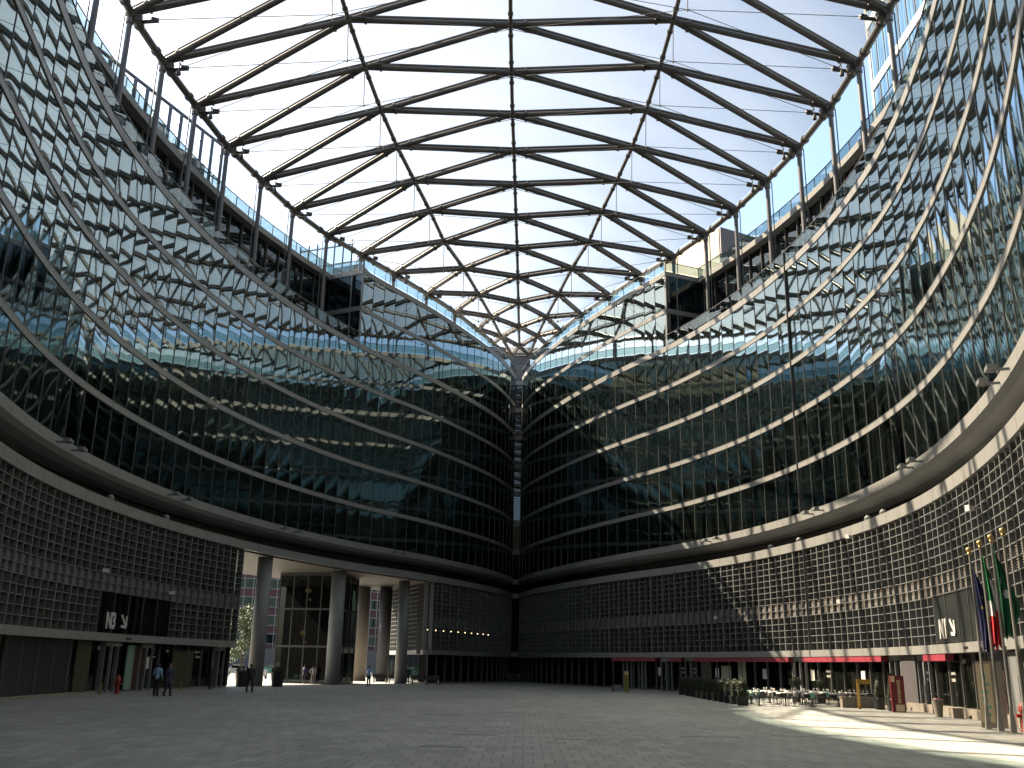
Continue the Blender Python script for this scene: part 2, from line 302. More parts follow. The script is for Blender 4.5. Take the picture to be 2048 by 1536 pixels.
def office(W, name_label, side, y_step, open_y, joint_k):
    b = thing('office_building', name_label, 'office building')
    u_step = W.mod(round((W.at_y(y_step)-W.s0)/W.W)); k_step = round((u_step-W.s0)/W.W); uN = W.mod(W.n)
    rng = random.Random(3 if side > 0 else 5)
    # windows, one per module and storey
    cells = []
    for s_ in range(7):
        z0, z1 = FL[2*s_], FL[2*s_+1]
        for k in range(W.n):
            if s_ >= 5 and k >= k_step: continue
            if s_ < 5 or k < k_step: cells.append((cam_area(W, W.mod(k), W.mod(k+1), z0, z1), s_, k, z0, z1))
    cells.sort(key=lambda c: -c[0])
    rest = MB()
    for i, (ar, s_, k, z0, z1) in enumerate(cells):
        mb = MB() if i < 100 else rest
        pane_mesh(mb, W, W.mod(k)+.02, W.mod(k+1)-.02, z0, z1, rng)
        if i < 100: mb.build('window', 'pane', b, smooth=True)
    tag(rest.build('windows', 'pane', b, smooth=True), kind='stuff')
    # bands between the storeys
    def band(z0, z1, ka, kb, d0=-.06, d1=.3, name='floor_band', mt='alu', lip=True):
        m = MB()
        for k in range(ka, kb): wbox(m, W, W.mod(k)+.012, W.mod(k+1)-.012, d0, d1, z0, z1)
        return m.build(name, mt, b)
    for z0, z1 in ((16.37, 16.83), (20.37, 20.83), (24.37, 24.83), (28.27, 28.73)):
        band(z0+.04, z1-.05, 0, W.n)
        m = MB(); loft(m, W, W.s0, uN, [(-.075, z1-.05), (-.075, z1-.015), (.1, z1-.015), (.1, z1-.05)]); m.build('band_cap', 'alu2', b)
    band(32.24, 32.78, 0, W.n, name='parapet_band')
    band(36.28, 36.72, 0, k_step); band(40.24, 40.80, 0, k_step, name='parapet_band')
    band(12.52, 13.08, 0, W.n, d0=-.14, d1=.3, name='skirt_band')
    m = MB(); loft(m, W, W.s0, uN, [(-.16, 12.50), (.1, 12.28), (.7, 12.12), (1.6, 12.05), (1.6, 12.3), (-.1, 12.50)]); m.build('skirt_lip', 'alu', b, smooth=False)
    # mullions from skirt to top of the glass rail
    for k in range(W.n+1):
        u = W.mod(k); zt = 41.75 if k <= k_step else 33.75; m = MB(); wbox(m, W, u-.016, u+.016, -.035, .02, 13.08, zt)
        if k == joint_k:
            m = MB(); wbox(m, W, u-.022, u+.022, -.155, .05, 12.5, zt); wbox(m, W, u-.03, u+.03, -.10, .05, 3.0, 11.1)
        m.build('mullion', 'mull' if k != joint_k else 'darkmetal', b)
    # glass balustrades
    def rail(ka, kb, d, z0, z1, posts=True):
        m = MB()
        for k in range(ka, kb): wbox(m, W, W.mod(k)+.03, W.mod(k+1)-.03, d, d+.015, z0+.12, z1-.04)
        o = m.build('glass_rail', 'rail', b)
        m = MB(); loft(m, W, W.mod(ka), W.mod(kb), [(d-.03, z1-.04), (d+.05, z1-.04), (d+.05, z1+.01), (d-.03, z1+.01)])
        if posts:
            for k in range(ka, kb+1): wbox(m, W, W.mod(k)-.02, W.mod(k)+.02, d-.02, d+.05, z0, z1)
        m.build('handrail', 'mull', b)
    rail(k_step, W.n, -.05, 32.78, 33.9, False); rail(0, k_step, -.05, 40.8, 41.9, False)
    # solid volumes behind the glass
    m = MB(); loft(m, W, W.s0, uN, [(.25, 12.4), (.25, 32.2), (13.0, 32.2), (13.0, 10.45), (1.9, 10.45), (1.9, 12.0), (.25, 12.3)]); m.build('upper_storeys', 'dark', b)
    m = MB(); loft(m, W, W.s0, u_step, [(.25, 32.2), (.25, 40.2), (13, 40.2), (13, 32.2)]); m.build('top_storeys', 'dark', b)
    m = MB(); loft(m, W, W.s0, u_step, [(.3, 40.22), (.3, 40.5), (13, 40.5), (13, 40.22)]); m.build('roof', 'deck', b)
    m = MB(); loft(m, W, u_step, uN, [(.3, 32.22), (.3, 32.5), (5.0, 32.5), (5.0, 32.22)]); m.build('terrace', 'deck', b)
    # end wall of the taller part: two glazed storeys with frames
    us = u_step; ew = MB(); ew.cur = 0
    for a, z0, z1 in ((0, 32.8, 36.2), (0, 36.8, 40.2)):
        for d0, d1 in ((.05, 1.25), (1.35, 4.6)):
            ew.cur = 0; wbox(ew, W, us-.1, us+.06, d0, d1, z0, z1)
    ew.cur = 1
    for d in (0, 1.3, 4.65): wbox(ew, W, us-.12, us+.14, d-.05, d+.05, 32.5, 41.8 if d == 0 else 40.3)
    for z in (32.5, 36.5, 40.5): wbox(ew, W, us-.12, us+.12, -.1, 4.7, z-.24, z+.24)
    ew.build('end_wall', ['pent', 'alu2'], b)
    m = MB(); wbox(m, W, us+.02, us+.04, .1, 4.6, 40.9, 41.8); m.build('glass_rail', 'rail', b)
    m = MB(); wbox(m, W, us, us+.07, .05, 4.7, 41.8, 41.86); m.build('handrail', 'mull', b)
    # set-back penthouse of two storeys
    P = MB(); loft(P, W, u_step, uN, [(4.75, 32.5), (4.75, 40.22), (13, 40.22), (13, 32.5)]); P.build('penthouse', 'dark', b)
    P = MB(); P2 = MB()
    for k in range(k_step, W.n):
        for z0, z1 in ((32.6, 36.3), (36.5, 40.2)): pane_mesh_flat(P, W, W.mod(k)+.04, W.mod(k+1)-.04, 4.68, z0, z1)
        wbox(P2, W, W.mod(k)-.03, W.mod(k)+.03, 4.5, 4.7, 32.5, 40.22)
    tag(P.build('penthouse_windows', 'pent', b), kind='stuff'); P2.build('penthouse_frame', 'mull', b)
    m = MB()
    for k in range(k_step, W.n): wbox(m, W, W.mod(k)+.01, W.mod(k+1)-.01, 3.9, 5.2, 40.22, 40.78)
    m.build('penthouse_band', 'alu', b)
    m = MB(); loft(m, W, u_step, uN, [(4.4, 40.78), (4.4, 40.85), (13, 40.85), (13, 40.78)]); m.build('penthouse_roof', 'deck', b)
    m = MB()
    for k in range(k_step, W.n): wbox(m, W, W.mod(k)+.04, W.mod(k+1)-.04, 4.1, 4.115, 40.9, 41.85)
    m.build('glass_rail', 'rail', b)
    m = MB(); loft(m, W, W.mod(k_step), W.mod(W.n), [(4.07, 41.85), (4.14, 41.85), (4.14, 41.91), (4.07, 41.91)])
    for k in range(k_step, W.n+1): wbox(m, W, W.mod(k)-.025, W.mod(k)+.025, 4.07, 4.14, 40.8, 41.9)
    m.build('handrail', 'mull', b)
    # lower zone: ranges where the ground storeys exist
    ranges = [(0, W.n)]
    if open_y: ka = int((W.at_y(open_y[0])-W.s0)/W.W); kb = int(math.ceil((W.at_y(open_y[1])-W.s0)/W.W)); ranges = [(0, ka), (kb, W.n)]
    band(10.48, 11.12, 0, W.n, d0=-.08, d1=.55, name='cornice_band')
    m = MB()
    for j in range(6): loft(m, W, W.s0, uN, [(.75+.12*j, 11.12+.05*j), (1.0+.12*j, 11.12+.05*j), (1.0+.12*j, 11.14+.05*j), (.75+.12*j, 11.14+.05*j)])
    m.build('recess_louvres', 'alu2', b)
    rows = [3.44+.476*i for i in range(6)] + [6.33, 6.86] + [6.86+.455*i for i in range(1, 9)]
    for ka, kb in ranges:
        ua, ub = W.mod(ka), W.mod(kb)
        m = MB(); loft(m, W, ua, ub, [(.62, 3.0), (.62, 10.46), (1.9, 10.46), (1.9, 3.0)]); m.build('mezzanine_wall', 'dark', b)
        if not (open_y and ka == 0):
            m = MB(); loft(m, W, ua, ub, [(2.5, 0.0), (2.5, 10.44), (13, 10.44), (13, 0.0)]); m.build('lower_storeys', 'dark', b)
        m = MB(); m.cur = 0
        for k in range(ka, kb+1):
            wbox(m, W, W.mod(k)-.045, W.mod(k)+.045, .0, .50, 3.44 if not (panel_gap(side, k) and panel_gap(side, k-1)) else 5.88, 10.46)
            if k < kb:
                uc = W.mod(k)+W.W/2
                lo = 5.85 if panel_gap(side, k) else 3.44
                wbox(m, W, uc-.025, uc+.025, .03, .50, lo, 10.46)
                if panel_gap(side, k) == 0: pass
                for z in rows[1:-1]:
                    if z < lo-.05: continue
                    wbox(m, W, W.mod(k)+.046, uc-.026, .02, .48, z-.018, z+.018); wbox(m, W, uc+.026, W.mod(k+1)-.046, .02, .48, z-.018, z+.018)
                for q in (0, 1):           # closed slab rows: back plates and half-width slats
                    a = W.mod(k)+.05 if q == 0 else uc+.03; e = a+W.W/2-.09
                    m.cur = 1; wbox(m, W, a, e, .20, .24, 5.85, 6.84); m.cur = 2 if side > 0 else 1
                    for z in (5.86, 6.36):
                        for i in range(4): wbox(m, W, a+(e-a)*.52, e, .06, .19, z+.05+.1*i, z+.09+.1*i)
                    m.cur = 0
        o = m.build('sunscreen_grid', ['screen', 'alu2', 'louvre'], b)
        # frieze over the ground floor, its soffit, ground floor glazing
        m = MB()
        for k in range(ka, kb): wbox(m, W, W.mod(k)+.01, W.mod(k+1)-.01, -.06, .55, 2.97, 3.42)
        m.build('frieze_band', 'alu', b)
        m = MB()
        for k in range(ka, kb):
            pane_mesh_flat(m, W, W.mod(k)+.05, W.mod(k+1)-.05, .55, .12, 2.96)
        tag(m.build('shop_windows', 'shop', b), kind='stuff')
        m = MB(); loft(m, W, ua, ub, [(.5, 0.0), (.5, .12), (2.5, .12), (2.5, 0.0)]); m.build('plinth', 'stone', b)
        for k in range(ka, kb+1): m = MB(); wbox(m, W, W.mod(k)-.04, W.mod(k)+.04, .42, .56, .12, 2.97); m.build('frame_post', 'mull', b)
    return b, k_step, ranges
def panel_gap(side, k):
    """1 inside the tall glass panel over each entrance"""
    W = RW if side > 0 else LW
    u = W.mod(k)+W.W/2; y = W.p(u)[1]
    if side < 0: return 1 if 58.6 < y < 68.4 else 0
    return 1 if 41.0 < y < 51.0 else 0
def pane_mesh_flat(mb, W, u0, u1, d, z0, z1):
    Q = [W.p(u0, d, z0), W.p(u1, d, z0), W.p(u1, d, z1), W.p(u0, d, z1)]
    n = (Vector(Q[1])-Vector(Q[0])).cross(Vector(Q[3])-Vector(Q[0])); o = Vector(W.p(u0, d-1, z0))-Vector(Q[0])
    mb.quad(*(Q if n.dot(o) > 0 else Q[::-1]))

jk = round((RW.at_y(70.45)-RW.s0)/RW.W)
right_b, RKS, rr = office(RW, 'curved glass office block lit by the sun, on the right of the plaza', 1, 90.3, None, jk)
left_b, LKS, lr = office(LW, 'curved glass office block in shade with an open passage under it, on the left', -1, 92.0, (103.8, 77.3), -5)

# left block: far wing next to the slit, passage soffit, columns
fk = lr[0][1]; A = [LW.p(LW.mod(k), 2.5) for k in range(0, fk+1)]
a0 = LW.p(LW.mod(fk), .62); dirp = Vector((-.35, .94)).normalized()
wing = [LW.p(LW.mod(k), .62) for k in range(0, fk+1)] + [(a0[0]+dirp.x*18, a0[1]+dirp.y*18), (-8, 134)]
MB().prism(wing, 0.0, 10.44).build('wing_storeys', 'dark', left_b)
m = MB(); nrm = Vector((-dirp.y, dirp.x)); 
if nrm.x > 0: nrm = -nrm
def along(t, off, z): return (a0[0]+dirp.x*t+nrm.x*off, a0[1]+dirp.y*t+nrm.y*off, z)
def abox(mb, t0, t1, o0, o1, z0, z1): mb.hexa([along(t0, o0, z0), along(t1, o0, z0), along(t1, o1, z0), along(t0, o1, z0), along(t0, o0, z1), along(t1, o0, z1), along(t1, o1, z1), along(t0, o1, z1)])
for i in range(19):
    abox(m, i*.95-.03, i*.95+.03, .04, .46, 3.44, 10.44)
for z in [3.44+.476*i for i in range(1, 15)]: abox(m, 0, 17.1, .06, .44, z-.018, z+.018)
m.build('sunscreen_grid', 'screen', left_b)
m = MB(); abox(m, -.3, 17.5, .0, .5, 2.97, 3.42); m.build('frieze_band', 'alu', left_b)
m = MB()
for i in range(9): abox(m, i*1.95+.06, i*1.95+1.89, .03, .05, .1, 2.95)
tag(m.build('shop_windows', 'shop', left_b), kind='stuff')
m = MB(); pts = [LW.p(LW.mod(k), .3) for k in range(fk, lr[1][0]+2)] + [LW.p(LW.mod(k), 13.2) for k in range(lr[1][0]+1, fk-1, -1)]
m.prism(pts, 10.36, 10.44); m.build('passage_soffit', 'soffit', left_b)
for (x, y, rx, ry, mt, rz_) in ((-20.55, 82.6, .62, .62, 'column', 0), (-16.15, 93.6, .68, .68, 'column', 0), (-10.95, 104.0, .60, .60, 'column', 0),
                       (-17.0, 114.6, 1.05, .75, 'colbeige', .5), (-14.0, 113.4, .72, .6, 'darkface', .3)):
    MB().lathe((x, y, 0), [(1, 0), (1, 10.4)], 28, rx, ry, rz_).build('column', mt, left_b, smooth=True)
# glazed lift lobby in the passage
lob = thing('lift_lobby', 'dark glazed lift and stair lobby standing in the passage between the columns', 'lobby', (-18.9, 99.0, 0), R(-12))
LX, LY = 2.9, 3.0
m = MB()
for s_ in (-1, 1):
    m.quad((s_*LX, -LY, .1), (s_*LX, LY, .1), (s_*LX, LY, 10.3), (s_*LX, -LY, 10.3)); m.quad((-LX, s_*LY, .1), (LX, s_*LY, .1), (LX, s_*LY, 10.3), (-LX, s_*LY, 10.3))
m.build('glass_wall', 'lobbyglass', lob)
m = MB()
for i in range(5):
    for s_ in (-1, 1): m.box((-LX+2*LX*i/4, s_*LY, 5.2), (.1, .12, 10.3)); m.box((s_*LX, -LY+2*LY*i/4, 5.2), (.12, .1, 10.3))
for z in (.1, 3.4, 6.9, 10.2):
    for s_ in (-1, 1): m.box((0, s_*LY, z), (2*LX, .13, .18)); m.box((s_*LX, 0, z), (.13, 2*LY, .18))
m.build('frame', 'darkmetal', lob)
m = MB(); m.box((1.0, .4, 5.1), (2.8, 3.6, 10.2)); m.build('lift_shaft', 'blackp', lob)
m = MB()
for j in range(2):
    for i in range(16):
        t = i/16; m.box((-2.4+3.0*t, -2.2, .25+j*3.45+3.4*t), (.32, 1.3, .22))
m.build('stair', 'dark', lob)
for (x, y, z) in ((-.2, -2.4, 8.7), (-.4, -2.4, 4.7)):
    l = MB(); l.ball((x, y, z), .30, 12, sz=.8); l.ball((x+.3, y-.1, z-.9), .13, 10); l.build('pendant_lamp', 'lampo', lob, smooth=True)
# wall lamps glowing behind the grid of the far wing
for i in range(10):
    u = LW.at_y(104.6+1.55*i); p = LW.p(u, -.02, 5.45)
    tag(MB().ball(p, .045, 8).build('wall_lamp', 'lamp'), 'tiny warm lamp glowing on the dark grid of the far wing beside the slit', 'lamp', 'row of warm lamps on the far wing')

# ------------------------------------------------------------------ slit between the blocks: glazed stair tower behind it
st = thing('stair_tower', 'narrow glazed tower with pale floor slabs seen in the slit between both blocks', 'tower', (1.0, 132.5, 0))
m = MB(); m.quad((-1.2, -.9, 20.7), (1.6, -.9, 20.7), (1.6, -.9, 41), (-1.2, -.9, 41)); m.build('glazing', 'blueslat', st)  # bluish base colour stands in for the lit reflection; lower glass kept dark
m = MB(); m.quad((-1.2, -.85, 0), (1.6, -.85, 0), (1.6, -.85, 20.6), (-1.2, -.85, 20.6)); m.build('dark_glazing', 'shop', st)
m = MB(); m.box((0.2, 1.9, 20.5), (26, 4.5, 41)); m.build('core', 'dark', st)  # widened far past the tower to shut bright sky out of the gaps
for z in (3.4, 10.9, 12.75, 16.7, 20.7, 24.6, 28.5, 32.5, 36.5, 40.5): MB().box((.2, -1.0, z), (2.8, .3, .62)).build('floor_slab', 'alu', st)
tag(MB().prism([(-30, -17.5), (30, -17.5), (30, -22), (-30, -22)], 0, 41).build('unseen_end_block', 'dark'), 'unseen dark block closing the other end of the plaza behind the viewer, added to darken reflections', 'tower')  # added out of view to keep open sky out of the lower glass
m = MB()
for i in range(56): m.box((.2, -.98, 20.9+.34*i), (2.6, .08, .05))
m.build('louvres', 'darkmetal', st)
pl = thing('roof_plant_housing', 'dark louvred housing on the roof where the two blocks meet', 'plant housing', (1.0, 134.5, 40.5))
MB().box((0, 0, 1.5), (12, 3.5, 3.0)).box((0, 6.0, 3.9), (11, 4, 7.6)).build('housing', 'darkface', pl)
m = MB()
for i in range(9): m.box((0, -1.78, .3+.32*i), (8.6, .08, .1))
m.build('louvres', 'alu2', pl)

# ------------------------------------------------------------------ roof canopy
EL = [(-26.32,55.96),(-25.99,61.44),(-25.39,67.21),(-24.61,73.39),(-23.17,79.33),(-21.54,85.2),(-19.24,90.76),(-16.45,95.52),(-13.48,100.6),(-10.3,106.5),(-7.24,112.56),(-4.63,118.91),(-2.58,124.5)]
ER = [(24.4,54.23),(24.44,60.03),(24.26,65.74),(23.58,71.79),(22.43,77.55),(20.95,83.38),(19.17,88.83),(16.89,94.5),(14.15,99.83),(11.29,106.2),(8.44,112.69),(6.16,118.83),(4.52,124.5)]
NL = [(-13.15,63.74,49.62),(-12.69,69.56,49.39),(-12.07,75.4,49.01),(-11.2,80.82,48.51),(-10.04,86.41,47.93),(-8.87,91.44,47.2),(-7.7,96.9,46.25),(-5.78,102.49,45.49),(-4.21,108.81,44.84),(-2.76,115.38,44.4),(-1.54,122.35,44.15)]
NR = [(11.81,63.05,49.61),(11.65,68.73,49.38),(11.3,74.56,48.97),(10.74,79.98,48.45),(9.9,85.47,47.87),(8.92,90.8,47.17),(8.0,96.3,46.25),(6.56,101.95,45.53),(5.36,108.35,44.87),(4.15,115.12,44.42),(3.23,121.74,44.17)]
SP = [(-.66,66.24,51.35),(-.55,72.15,50.94),(-.42,77.76,50.28),(-.23,83.01,49.55),(-.08,88.14,48.69),(.09,93.36,47.66),(.29,98.83,46.53),(.44,104.85,45.59),(.6,111.27,44.86),(.77,118.87,44.35),(.94,126.24,44.15)]
NEAR = 11
el = {i-1: Vector((x, y, 44)) for i, (x, y) in enumerate(EL)}; er = {i-1: Vector((x, y, 44)) for i, (x, y) in enumerate(ER)}
nl = {i: Vector(p) for i, p in enumerate(NL)}; nr = {i: Vector(p) for i, p in enumerate(NR)}; sp = {i: Vector(p) for i, p in enumerate(SP)}
mir = lambda v, y0: Vector((v.x, 2*y0-v.y, v.z))
for j in range(1, NEAR): el[-1-j] = mir(el[-1+j], 55.96)
for j in range(1, NEAR): er[-1-j] = mir(er[j], 57.13) if j > 0 and j in er else er[-j]
nl[-1] = Vector((-13.4, 58.4, 49.7)); nr[-1] = Vector((11.85, 57.13, 49.7)); sp[-1] = Vector((-.7, 60.4, 51.5))
for j in range(1, NEAR-1): nl[-1-j] = mir(nl[-1+j-0], 55.6) if j > 1 or True else None
nl[-2] = Vector((-13.35, 52.9, 49.65))
for j in range(2, NEAR-1): nl[-1-j] = mir(nl[-1+j], 55.6)
for j in range(1, NEAR-1): nr[-1-j] = mir(nr[-1+j], 57.13)
for j in range(1, NEAR-1): sp[-1-j] = mir(sp[-2+j], 57.6)
KMAX = 10
can = thing('roof_canopy', 'arched glass-like foil roof on dark steel tubes spanning between the two blocks', 'canopy')
beams = []
def beam(a, b, r, up=.36, r2=.12, bracket=False):
    beams.append((a, b, r, up, r2))
for k in sorted(el):
    if k+1 in el: beam(el[k], el[k+1], .27, .0, 0)
    if k+1 in er: beam(er[k], er[k+1], .27, .0, 0)
for D in (nl, nr, sp):
    for k in D:
        if k+1 in D: beam(D[k], D[k+1], .17, .34, .07)
for k in nl:
    for E_, N_ in ((el, nl), (er, nr)):
        if k in E_: beam(E_[k], N_[k], .225)
        if k+1 in E_: beam(E_[k+1], N_[k], .225)
    for N_ in (nl, nr):
        if k in sp: beam(N_[k], sp[k], .225)
        if k-1 in sp: beam(N_[k], sp[k-1], .225)
endL, endR = Vector((-.1, 127.6, 43.2)), Vector((2.3, 127.6, 43.2))
beam(nl[10], endL, .17); beam(nr[10], endR, .17); beam(sp[10], endL, .17); beam(sp[10], endR, .17); beam(el[11], endL, .2, 0, 0); beam(er[11], endR, .2, 0, 0); beam(endL, endR, .2, 0, 0)
def bm_geo(m, a, b, r, up, r2):
    m.tube(a, b, r, 12)
    L = (b-a).length; d = (b-a)/L
    if r2:
        U = Vector((0, 0, up)); a2, b2 = a+U, b+U
        m.tube(a2, b2, r2, 6)
        s0 = d.cross(Vector((0, 0, 1))).normalized()*.09
        n = max(3, int(L/1.5))
        for i in range(1, n): p = a+(b-a)*i/n; m.tube(p, p+U, .03, 4, cap=False)
    for t in (1.3, L-1.3):
        if L > 4: p = a+d*t; m.tube(p-d*.09, p+d*.09, r*1.35, 12)
def score(bm):
    c = (bm[0]+bm[1])/2; q = cam.matrix_world.inverted() @ c
    if q.z > -5: return 0
    x, y = 1024-1930*q.x/q.z, 768+1930*q.y/q.z
    return (bm[1]-bm[0]).length/(-q.z) if -150 < x < 2200 and -200 < y < 1500 else 0
beams.sort(key=lambda q: -score(q))
rest = MB()
for i, q in enumerate(beams):
    if i < 100: m = MB(); bm_geo(m, *q); m.build('beam', 'steel', can, smooth=False)
    else: bm_geo(rest, *q)
tag(rest.build('beams', 'steel', can), kind='stuff')
# node hubs and edge brackets
rest = MB()
for D, r in ((nl, .36), (nr, .36), (sp, .36), (el, .42), (er, .42)):
    for k, p in D.items():
        if k < -3: rest.ball(p, r, 10); continue
        MB().ball(p, r, 10).build('node_hub', 'steel', can, smooth=True)
tag(rest.build('node_hubs', 'steel', can, smooth=True), kind='stuff')
# foil cushions
tris = []
for k in nl:
    for E_, N_ in ((el, nl), (er, nr)):
        if k in E_ and k+1 in E_: tris.append((E_[k], E_[k+1], N_[k]))
        if k+1 in N_ and k+1 in E_: tris.append((N_[k], N_[k+1], E_[k+1]))
        if k in sp and k-1 in sp: tris.append((sp[k-1], sp[k], N_[k]))
        if k+1 in N_ and k in sp: tris.append((N_[k], N_[k+1], sp[k]))
tris += [(nl[10], endL, sp[10]), (nr[10], endR, sp[10]), (sp[10], endL, endR), (nl[10], endL, el[11]), (nr[10], endR, er[11])]
def cushion(m, A, B, C):
    U = Vector((0, 0, .52)); n = 6; k0 = len(m.v); idx = {}
    N = (B-A).cross(C-A).normalized(); N = N if N.z > 0 else -N
    for i in range(n+1):
        for j in range(n+1-i):
            a, b = i/n, j/n; c = 1-a-b; P = A*a+B*b+C*c+U+N*(27*a*b*c*.45); idx[i, j] = len(m.v); m.v.append(tuple(P))
    for i in range(n):
        for j in range(n-i):
            f = (idx[i, j], idx[i+1, j], idx[i, j+1]); m.f.append(f); m.mi.append(0)
            if i+j < n-1: m.f.append((idx[i+1, j], idx[i+1, j+1], idx[i, j+1])); m.mi.append(0)
tris.sort(key=lambda t: -score((t[0], (t[1]+t[2])/2)))
rest = MB()
for i, t in enumerate(tris):
    if i < 96: m = MB(); cushion(m, *t); m.build('foil_cushion', 'foil', can, smooth=True)
    else: cushion(rest, *t)
tag(rest.build('foil_cushions', 'foil', can, smooth=True), kind='stuff')
# posts
for D in (el, er):
    for k, p in D.items():
        if p.y < 24 or k > 9: continue
        zb = 32.5 if k < 6 else 40.5
        m = MB(); m.tube((p.x, p.y, zb), (p.x, p.y, 43.9), .19, 14); m.tube((p.x, p.y, 43.2), (p.x, p.y, 43.6), .26, 14); m.tube((p.x, p.y, zb), (p.x, p.y, zb+.15), .3, 14)
        sx = 1 if p.x > 0 else -1
        m.tube((p.x+.38*sx, p.y-.05, zb), (p.x+.38*sx, p.y-.05, 43.8), .05, 6); m.build('post', 'post', can, smooth=False)
# tie cables with struts
for side, N_, E_ in ((-1, nl, el), (1, nr, er)):
    for k in range(-1, 9):
        D_ = N_[k]+Vector((0, .6, -3.2)); m = MB(); m.tube(N_[k], D_-Vector((0, 0, .15)), .035, 6)
        for q in (sp.get(k), sp.get(k+1), E_.get(k), E_.get(k+1)):
            if q is not None: m.tube(D_, q-Vector((0, 0, .45)) if q.z > 44.5 else q+Vector((-side*1.2, 0, -.5)), .026, 5, cap=False)
        m.tube(D_-Vector((0, 0, .12)), D_+Vector((0, 0, .12)), .07, 6); m.build('tie_cable', 'cable', can)
        e = E_[k]; m = MB(); d = (N_[k]-e).normalized(); m.box((e.x-side*1.15, e.y+.3, e.z-.40), (1.3, .16, .2), R(side*8)); m.box((e.x-side*1.5, e.y+.45, e.z-.15), (.5, .3, .22), R(20)); m.box((e.x-side*.5, e.y+.1, e.z-.3), (.5, .4, .5), .2); m.build('bracket', 'blackp', can)
# floodlights hanging from the roof edge
m = MB(); m.tube((0, 0, 0), (0, 0, -.55), .03, 6); m.build('_f', 'blackp')
fl = bpy.data.objects['_f']; fl.name = 'hanger'
flt = thing('roof_floodlight', '', 'floodlight', (0, 0, 0), 0, 'floodlights hanging under the roof edge'); fl.parent = flt
m = MB(); m.lathe((0, 0, -.95), [(.16, 0), (.17, .12), (.08, .42), (.04, .45)], 10); m.build('lamp_head', 'blackp', flt)
fk_ = kids(flt); first = True
for side, E_ in ((-1, el), (1, er)):
    for k in range(0, 8):
        e = E_[k]; loc = (e.x-side*1.5, e.y-.7, e.z-.56); nm = 'dark floodlight hanging under the %s roof edge beside a tie bracket' % ('left' if side < 0 else 'right')
        if first: flt.location = loc; flt['label'] = nm; first = False
        else: dup(flt, loc, 0, nm, fk_)
        MB().box((e.x-side*1.5, e.y-.32, e.z-.53), (.08, .9, .06)).build('bracket_arm', 'blackp', can)

# ------------------------------------------------------------------ spotlights on the skirt band
spt = thing('wall_spotlight', '', 'spotlight', (0, 0, 0), 0, 'spotlights along the skirt band')
m = MB(); m.box((.30, 0, 0), (.6, .09, .09)); m.build('arm', 'alu2', spt)
m = MB(); m.box((.62, 0, .06), (.34, .62, .16)); m.box((.62, 0, .17), (.2, .4, .06)); m.build('lamp_head', 'alu2', spt)
sk_ = kids(spt); first = True
for W, ys, nm in ((RW, (84.8, 83.1, 68.3, 66.6, 51.5, 49.8, 35.3, 33.5), 'right'), (LW, (49.0, 51.1, 65.2, 67.3, 82, 84, 98.3, 99.4, 111.4), 'left')):
    for i, y in enumerate(ys):
        u = W.at_y(y); loc = W.p(u, -.14, 12.72); rz = W.rz(u); lb = 'small grey spotlight on the skirt band of the %s block' % nm
        if first: spt.location = loc; spt.rotation_euler = (0, 0, rz); spt['label'] = lb; first = False
        else: dup(spt, loc, rz, lb, sk_)
# dome lights on the cornice
for W, ys, nm in ((RW, (76, 71.5, 60.5, 58), 'right'), (LW, (58, 66), 'left')):
    for y in ys:
        u = W.at_y(y); p = W.p(u, .2, 11.27)
        tag(MB().lathe(p, [(.22, -.14), (.24, .04), (.12, .2)], 12).build('cornice_lamp', 'alu2'), 'squat lamp housing on top of the cornice of the %s block' % nm, 'lamp', 'lamp housings on the cornice')
# cameras / projectors clamped on the grids
for W, y, z, nm in ((RW, 62.3, 10.35, 'under the right cornice'), (RW, 64.5, 6.4, 'in the lit middle of the right grid'), (RW, 41.5, 8.9, 'on the right grid behind the flagpoles'), (LW, 57.3, 6.9, 'on the left grid above the entrance panel'), (LW, 66.8, 6.3, 'on the left grid right of the entrance panel'), (RW, 84.0, 6.2, 'on the shaded middle of the right grid')):
    u = W.at_y(y); t = thing('projector', 'small white projector clamped '+nm, 'projector', W.p(u, 0, z), W.rz(u))
    MB().tube((0, 0, 0), (.32, 0, .02), .03, 6).build('arm', 'alu2', t); m = MB(); m.box((.42, 0, 0), (.34, .2, .2), .5); m.box((.55, .12, 0), (.06, .26, .26), .5); m.build('lamp_head', 'white', t)

# ------------------------------------------------------------------ writing
def text_obj(body, size, name, m, loc, rz, parent=None, ext=.02, align='CENTER', bold=.0, sx=1.0):
    """solid lettering facing direction rz (its +x), baseline at loc"""
    cu = bpy.data.curves.new(name, 'FONT'); cu.body = body; cu.size = size; cu.extrude = ext; cu.align_x = align; cu.offset = bold
    o = bpy.data.objects.new('_t', cu); COL.objects.link(o); dg = bpy.context.evaluated_depsgraph_get(); me = bpy.data.meshes.new_from_object(o.evaluated_get(dg))
    bpy.data.objects.remove(o); me.materials.clear(); me.materials.append(M[m])
    M4 = Matrix.Translation(Vector(loc)) @ Matrix.Rotation(rz, 4, 'Z') @ Matrix.Rotation(math.pi/2, 4, 'Z') @ Matrix.Rotation(math.pi/2, 4, 'X') @ Matrix.Scale(sx, 4, (1, 0, 0))
    me.transform(M4); o = bpy.data.objects.new(name, me); COL.objects.link(o)
    if parent: o.parent = parent
    return o
